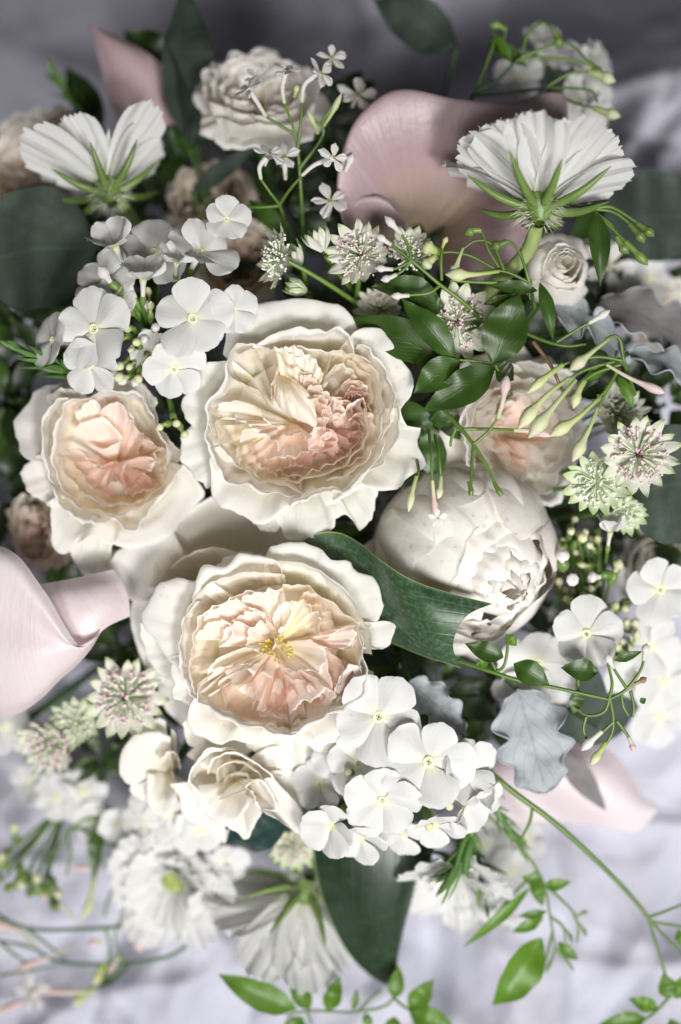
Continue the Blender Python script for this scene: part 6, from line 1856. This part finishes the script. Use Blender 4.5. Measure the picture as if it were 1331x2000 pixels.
# blurred jasmine at the lower left
vine('blurred tangle of jasmine stems with pink tipped buds over the cloth', [
    ([(400, 1770, -430), (340, 1792, -420), (250, 1808, -410), (150, 1815, -405), (50, 1812, -405), (-30, 1770, -405)], 5, 'stem_dark'), ([(380, 1835, -430), (330, 1868, -420), (240, 1882, -415), (120, 1880, -412), (60, 1850, -412), (-20, 1835, -412)], 4.5, 'stem_dark'),
    [(240, 1710, -430), (250, 1760, -420), (225, 1830, -415), (245, 1880, -415)], [(205, 1810, -410), (215, 1850, -412), (205, 1900, -412), (180, 1935, -412)], [(240, 1715, -430), (215, 1750, -424), (205, 1790, -420)], [(300, 1790, -415), (290, 1740, -420), (285, 1710, -424)], [(50, 1812, -405), (100, 1850, -406), (130, 1875, -408)],
    [(280, 1620, -380), (255, 1640, -385), (215, 1650, -392), (160, 1620, -398), (130, 1625, -400)], [(132, 1625, -400), (138, 1670, -402), (130, 1710, -404)], [(132, 1625, -400), (115, 1655, -402), (90, 1672, -404)], [(132, 1625, -400), (170, 1600, -396), (240, 1590, -380)], [(0, 1840, -410), (30, 1865, -410), (60, 1885, -410)], [(0, 1905, -415), (60, 1895, -415), (110, 1885, -415)]],
    leaves=[((192, 1600, -385), (185, 1718, -390), 36, dict(mat='jasmine_leaf', shape='lance')), ((370, 1800, -430), (372, 1850, -430), 20, dict(mat='jasmine_leaf')), ((480, 1810, -430), (500, 1890, -430), 30, dict(mat='dark_leaf')), ((190, 1930, -412), (260, 1880, -414), 20, dict(mat='jasmine_leaf', shape='lance'))],
    buds=[([(145, 1795, -405), (115, 1765, -400), (72, 1738, -395)], 11, 'jasmine_pink'), ([(185, 1705, -400), (175, 1765, -400), (158, 1800, -400)], 9, 'jasmine_green', BUD_S), ([(260, 1835, -415), (275, 1850, -414), (270, 1860, -414)], 10, 'jasmine_pink', BUD_S), ([(290, 1805, -412), (275, 1840, -412), (262, 1855, -412)], 12, 'jasmine_pink'),
          ([(150, 1850, -408), (90, 1870, -405), (28, 1896, -402)], 10, 'jasmine_pink'), ([(70, 1850, -408), (30, 1815, -404), (-30, 1800, -400)], 14, 'jasmine_pink'), ([(195, 1700, -405), (165, 1695, -402), (142, 1694, -400)], 7, 'jasmine_pink', BUD_S), ([(180, 1930, -412), (160, 1950, -410), (140, 1962, -410)], 11, 'jasmine_green', BUD_S), ([(205, 1880, -412), (195, 1900, -410), (185, 1925, -410)], 11, 'jasmine_green', BUD_S), ([(235, 1870, -414), (222, 1885, -413), (210, 1905, -413)], 8, 'jasmine_pink', BUD_S), ([(200, 1840, -412), (185, 1840, -411), (172, 1845, -411)], 8, 'jasmine_pink', BUD_S), ([(-40, 1990, -410), (10, 1970, -408), (50, 1955, -406)], 9, 'jasmine_pink', BUD_S)],
    stars=[((62, 1940, -400), (-.3, .2, .9), 50, [(185, 1935, -412), (130, 1938, -408), (90, 1936, -404)], 'jasmine_pink')],
    seed=15, bind=(400, 1770, -430))

# dark leaves added deep in the bouquet to stand in for shade in gaps
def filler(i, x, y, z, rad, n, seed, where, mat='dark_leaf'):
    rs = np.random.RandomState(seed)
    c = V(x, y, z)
    th = thing('leafy_sprig', 'dark leafy sprig added ' + where, 'foliage', c, 'dark filler sprigs')
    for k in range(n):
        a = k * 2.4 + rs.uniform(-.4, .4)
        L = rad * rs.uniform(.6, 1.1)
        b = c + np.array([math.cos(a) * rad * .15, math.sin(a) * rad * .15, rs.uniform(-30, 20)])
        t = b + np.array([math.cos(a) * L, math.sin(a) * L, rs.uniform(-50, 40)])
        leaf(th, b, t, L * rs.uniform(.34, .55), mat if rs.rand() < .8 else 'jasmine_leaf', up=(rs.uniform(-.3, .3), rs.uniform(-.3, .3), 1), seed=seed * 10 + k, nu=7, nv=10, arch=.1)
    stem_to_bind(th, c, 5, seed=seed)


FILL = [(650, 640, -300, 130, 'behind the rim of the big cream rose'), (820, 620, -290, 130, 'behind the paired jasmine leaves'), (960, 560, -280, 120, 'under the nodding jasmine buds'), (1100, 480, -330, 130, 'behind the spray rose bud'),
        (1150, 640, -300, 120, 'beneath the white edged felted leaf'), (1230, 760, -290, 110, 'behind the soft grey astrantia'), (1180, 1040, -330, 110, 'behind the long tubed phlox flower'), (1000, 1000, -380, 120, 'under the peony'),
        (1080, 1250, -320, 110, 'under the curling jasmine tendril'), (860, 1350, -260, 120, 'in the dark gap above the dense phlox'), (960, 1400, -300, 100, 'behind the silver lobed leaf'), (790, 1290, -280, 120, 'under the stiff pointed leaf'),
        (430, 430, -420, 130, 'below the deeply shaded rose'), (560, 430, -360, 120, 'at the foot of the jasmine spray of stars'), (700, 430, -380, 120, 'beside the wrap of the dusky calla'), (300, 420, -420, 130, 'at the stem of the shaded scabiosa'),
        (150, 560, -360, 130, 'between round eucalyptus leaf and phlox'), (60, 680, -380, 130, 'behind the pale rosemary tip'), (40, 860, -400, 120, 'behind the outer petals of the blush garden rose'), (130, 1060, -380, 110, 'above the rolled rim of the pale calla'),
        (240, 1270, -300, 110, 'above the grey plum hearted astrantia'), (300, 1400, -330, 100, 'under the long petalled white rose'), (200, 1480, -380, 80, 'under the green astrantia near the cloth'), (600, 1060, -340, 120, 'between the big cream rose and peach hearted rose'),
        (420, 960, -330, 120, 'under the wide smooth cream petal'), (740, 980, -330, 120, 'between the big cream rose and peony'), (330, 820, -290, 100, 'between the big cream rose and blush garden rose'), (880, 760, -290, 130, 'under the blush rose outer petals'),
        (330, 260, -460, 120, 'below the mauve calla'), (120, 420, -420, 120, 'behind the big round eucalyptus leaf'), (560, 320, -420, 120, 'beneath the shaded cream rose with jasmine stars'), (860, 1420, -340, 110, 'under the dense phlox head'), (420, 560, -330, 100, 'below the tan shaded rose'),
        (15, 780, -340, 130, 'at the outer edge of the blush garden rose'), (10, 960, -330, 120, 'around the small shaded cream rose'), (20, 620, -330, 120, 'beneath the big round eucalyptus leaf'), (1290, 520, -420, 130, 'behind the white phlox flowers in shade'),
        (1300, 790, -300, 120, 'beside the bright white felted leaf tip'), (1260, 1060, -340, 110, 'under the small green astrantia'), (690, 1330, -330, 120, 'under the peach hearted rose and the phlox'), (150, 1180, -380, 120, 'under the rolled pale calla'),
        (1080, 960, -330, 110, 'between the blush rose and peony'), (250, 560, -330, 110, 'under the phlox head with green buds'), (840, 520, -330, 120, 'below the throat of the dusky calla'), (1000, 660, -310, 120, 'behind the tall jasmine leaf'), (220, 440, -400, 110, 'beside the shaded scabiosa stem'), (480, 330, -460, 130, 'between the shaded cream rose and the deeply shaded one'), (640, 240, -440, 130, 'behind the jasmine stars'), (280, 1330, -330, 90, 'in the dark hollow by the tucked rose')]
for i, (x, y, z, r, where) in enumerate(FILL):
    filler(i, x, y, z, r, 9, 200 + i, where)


# ------------------------------------------------------------------ water drops, each lying on the petal it rests on
_e = ellipsoid(12, 9)
_e[..., 2] = np.where(_e[..., 2] < 0, _e[..., 2] * .25, _e[..., 2] * .62)
DROP = raw_mesh('water_drop', _e.reshape(-1, 3), grid_faces(9, 12, 0, True), grid_uv(9, 12))
DROP.materials.append(M['water'])
bpy.context.view_layer.update()
_dg = bpy.context.evaluated_depsgraph_get()


def drop(px, py, r):
    p0, p1 = V(px, py, 150), V(px, py, -400)
    d = nrm(p1 - p0)
    hit, loc, nor, idx, ob, mx = sc.ray_cast(_dg, Vector((p0 + [0, 0, Z0]) * K), Vector(d))
    if not hit or not ob.name.startswith('petal'):
        return
    if nor.z < 0:
        nor = -nor
    o = bpy.data.objects.new('water_drop', DROP)
    COL.objects.link(o)
    o.parent = ob
    m = Matrix.LocRotScale(loc, Vector(nor).to_track_quat('Z', 'Y'), Vector((r * K * random.uniform(.85, 1.15), r * K, r * K)))
    o.matrix_local = mx.inverted() @ m


random.seed(3)
Z4 = lambda x, y: (700 + x * .31555, 880 + y * .31555)
Z2 = lambda x, y: (270 + x * .3907, 1030 + y * .3907)
Z1 = lambda x, y: (340 + x * .3757, 560 + y * .3757)
for x, y, r in [(865, 470, 6.5), (920, 428, 5.5), (793, 537, 5.5), (335, 690, 8.5), (328, 592, 5.5), (203, 665, 4.5), (520, 688, 4.5), (630, 682, 5), (440, 597, 5), (412, 460, 4.5), (797, 412, 4.5), (712, 403, 4), (590, 282, 4), (655, 145, 4), (845, 600, 6), (915, 728, 4), (780, 470, 4), (600, 600, 3.5), (227, 630, 3), (975, 1065, 3.5), (1035, 400, 3.5), (570, 370, 3.5), (640, 120, 3), (735, 185, 3), (830, 680, 4), (760, 440, 3), (975, 520, 3), (690, 560, 3)]:
    drop(*Z4(x, y), r)
for x, y, r in [(490, 790, 6), (320, 390, 5.5), (1180, 700, 3.5), (1172, 752, 4), (1165, 720, 3), (1080, 905, 3), (1065, 940, 3.5), (950, 620, 3), (965, 640, 3), (115, 340, 3), (150, 350, 3), (200, 330, 2.5), (130, 300, 2.5), (980, 315, 3), (1090, 400, 3), (1190, 360, 3), (385, 920, 3), (430, 990, 3), (900, 1030, 2.6), (880, 1050, 2.6), (250, 440, 3), (270, 480, 3), (400, 740, 3.5), (1120, 640, 3), (1130, 560, 3), (600, 130, 3)]:
    drop(*Z2(x, y), r)
for x, y, r in [(1088, 655, 4), (1110, 705, 4), (1072, 690, 3), (1068, 745, 3.5), (1060, 780, 3), (1055, 820, 3.5), (1120, 430, 3), (1150, 470, 3), (690, 1100, 3.5), (720, 1085, 3), (760, 1080, 3.5), (820, 1065, 3.5), (655, 1115, 3), (575, 1195, 3), (600, 1185, 3), (770, 1195, 3.5), (720, 626, 3), (1160, 420, 2.6), (1200, 480, 2.6)]:
    drop(*Z1(x, y), r)
for px, py, r in [(345, 1420, 5), (360, 1440, 4), (355, 1475, 4), (512, 1478, 5), (362, 1520, 4), (655, 1450, 3), (640, 1462, 3), (470, 1530, 3)]:
    drop(px, py, r)
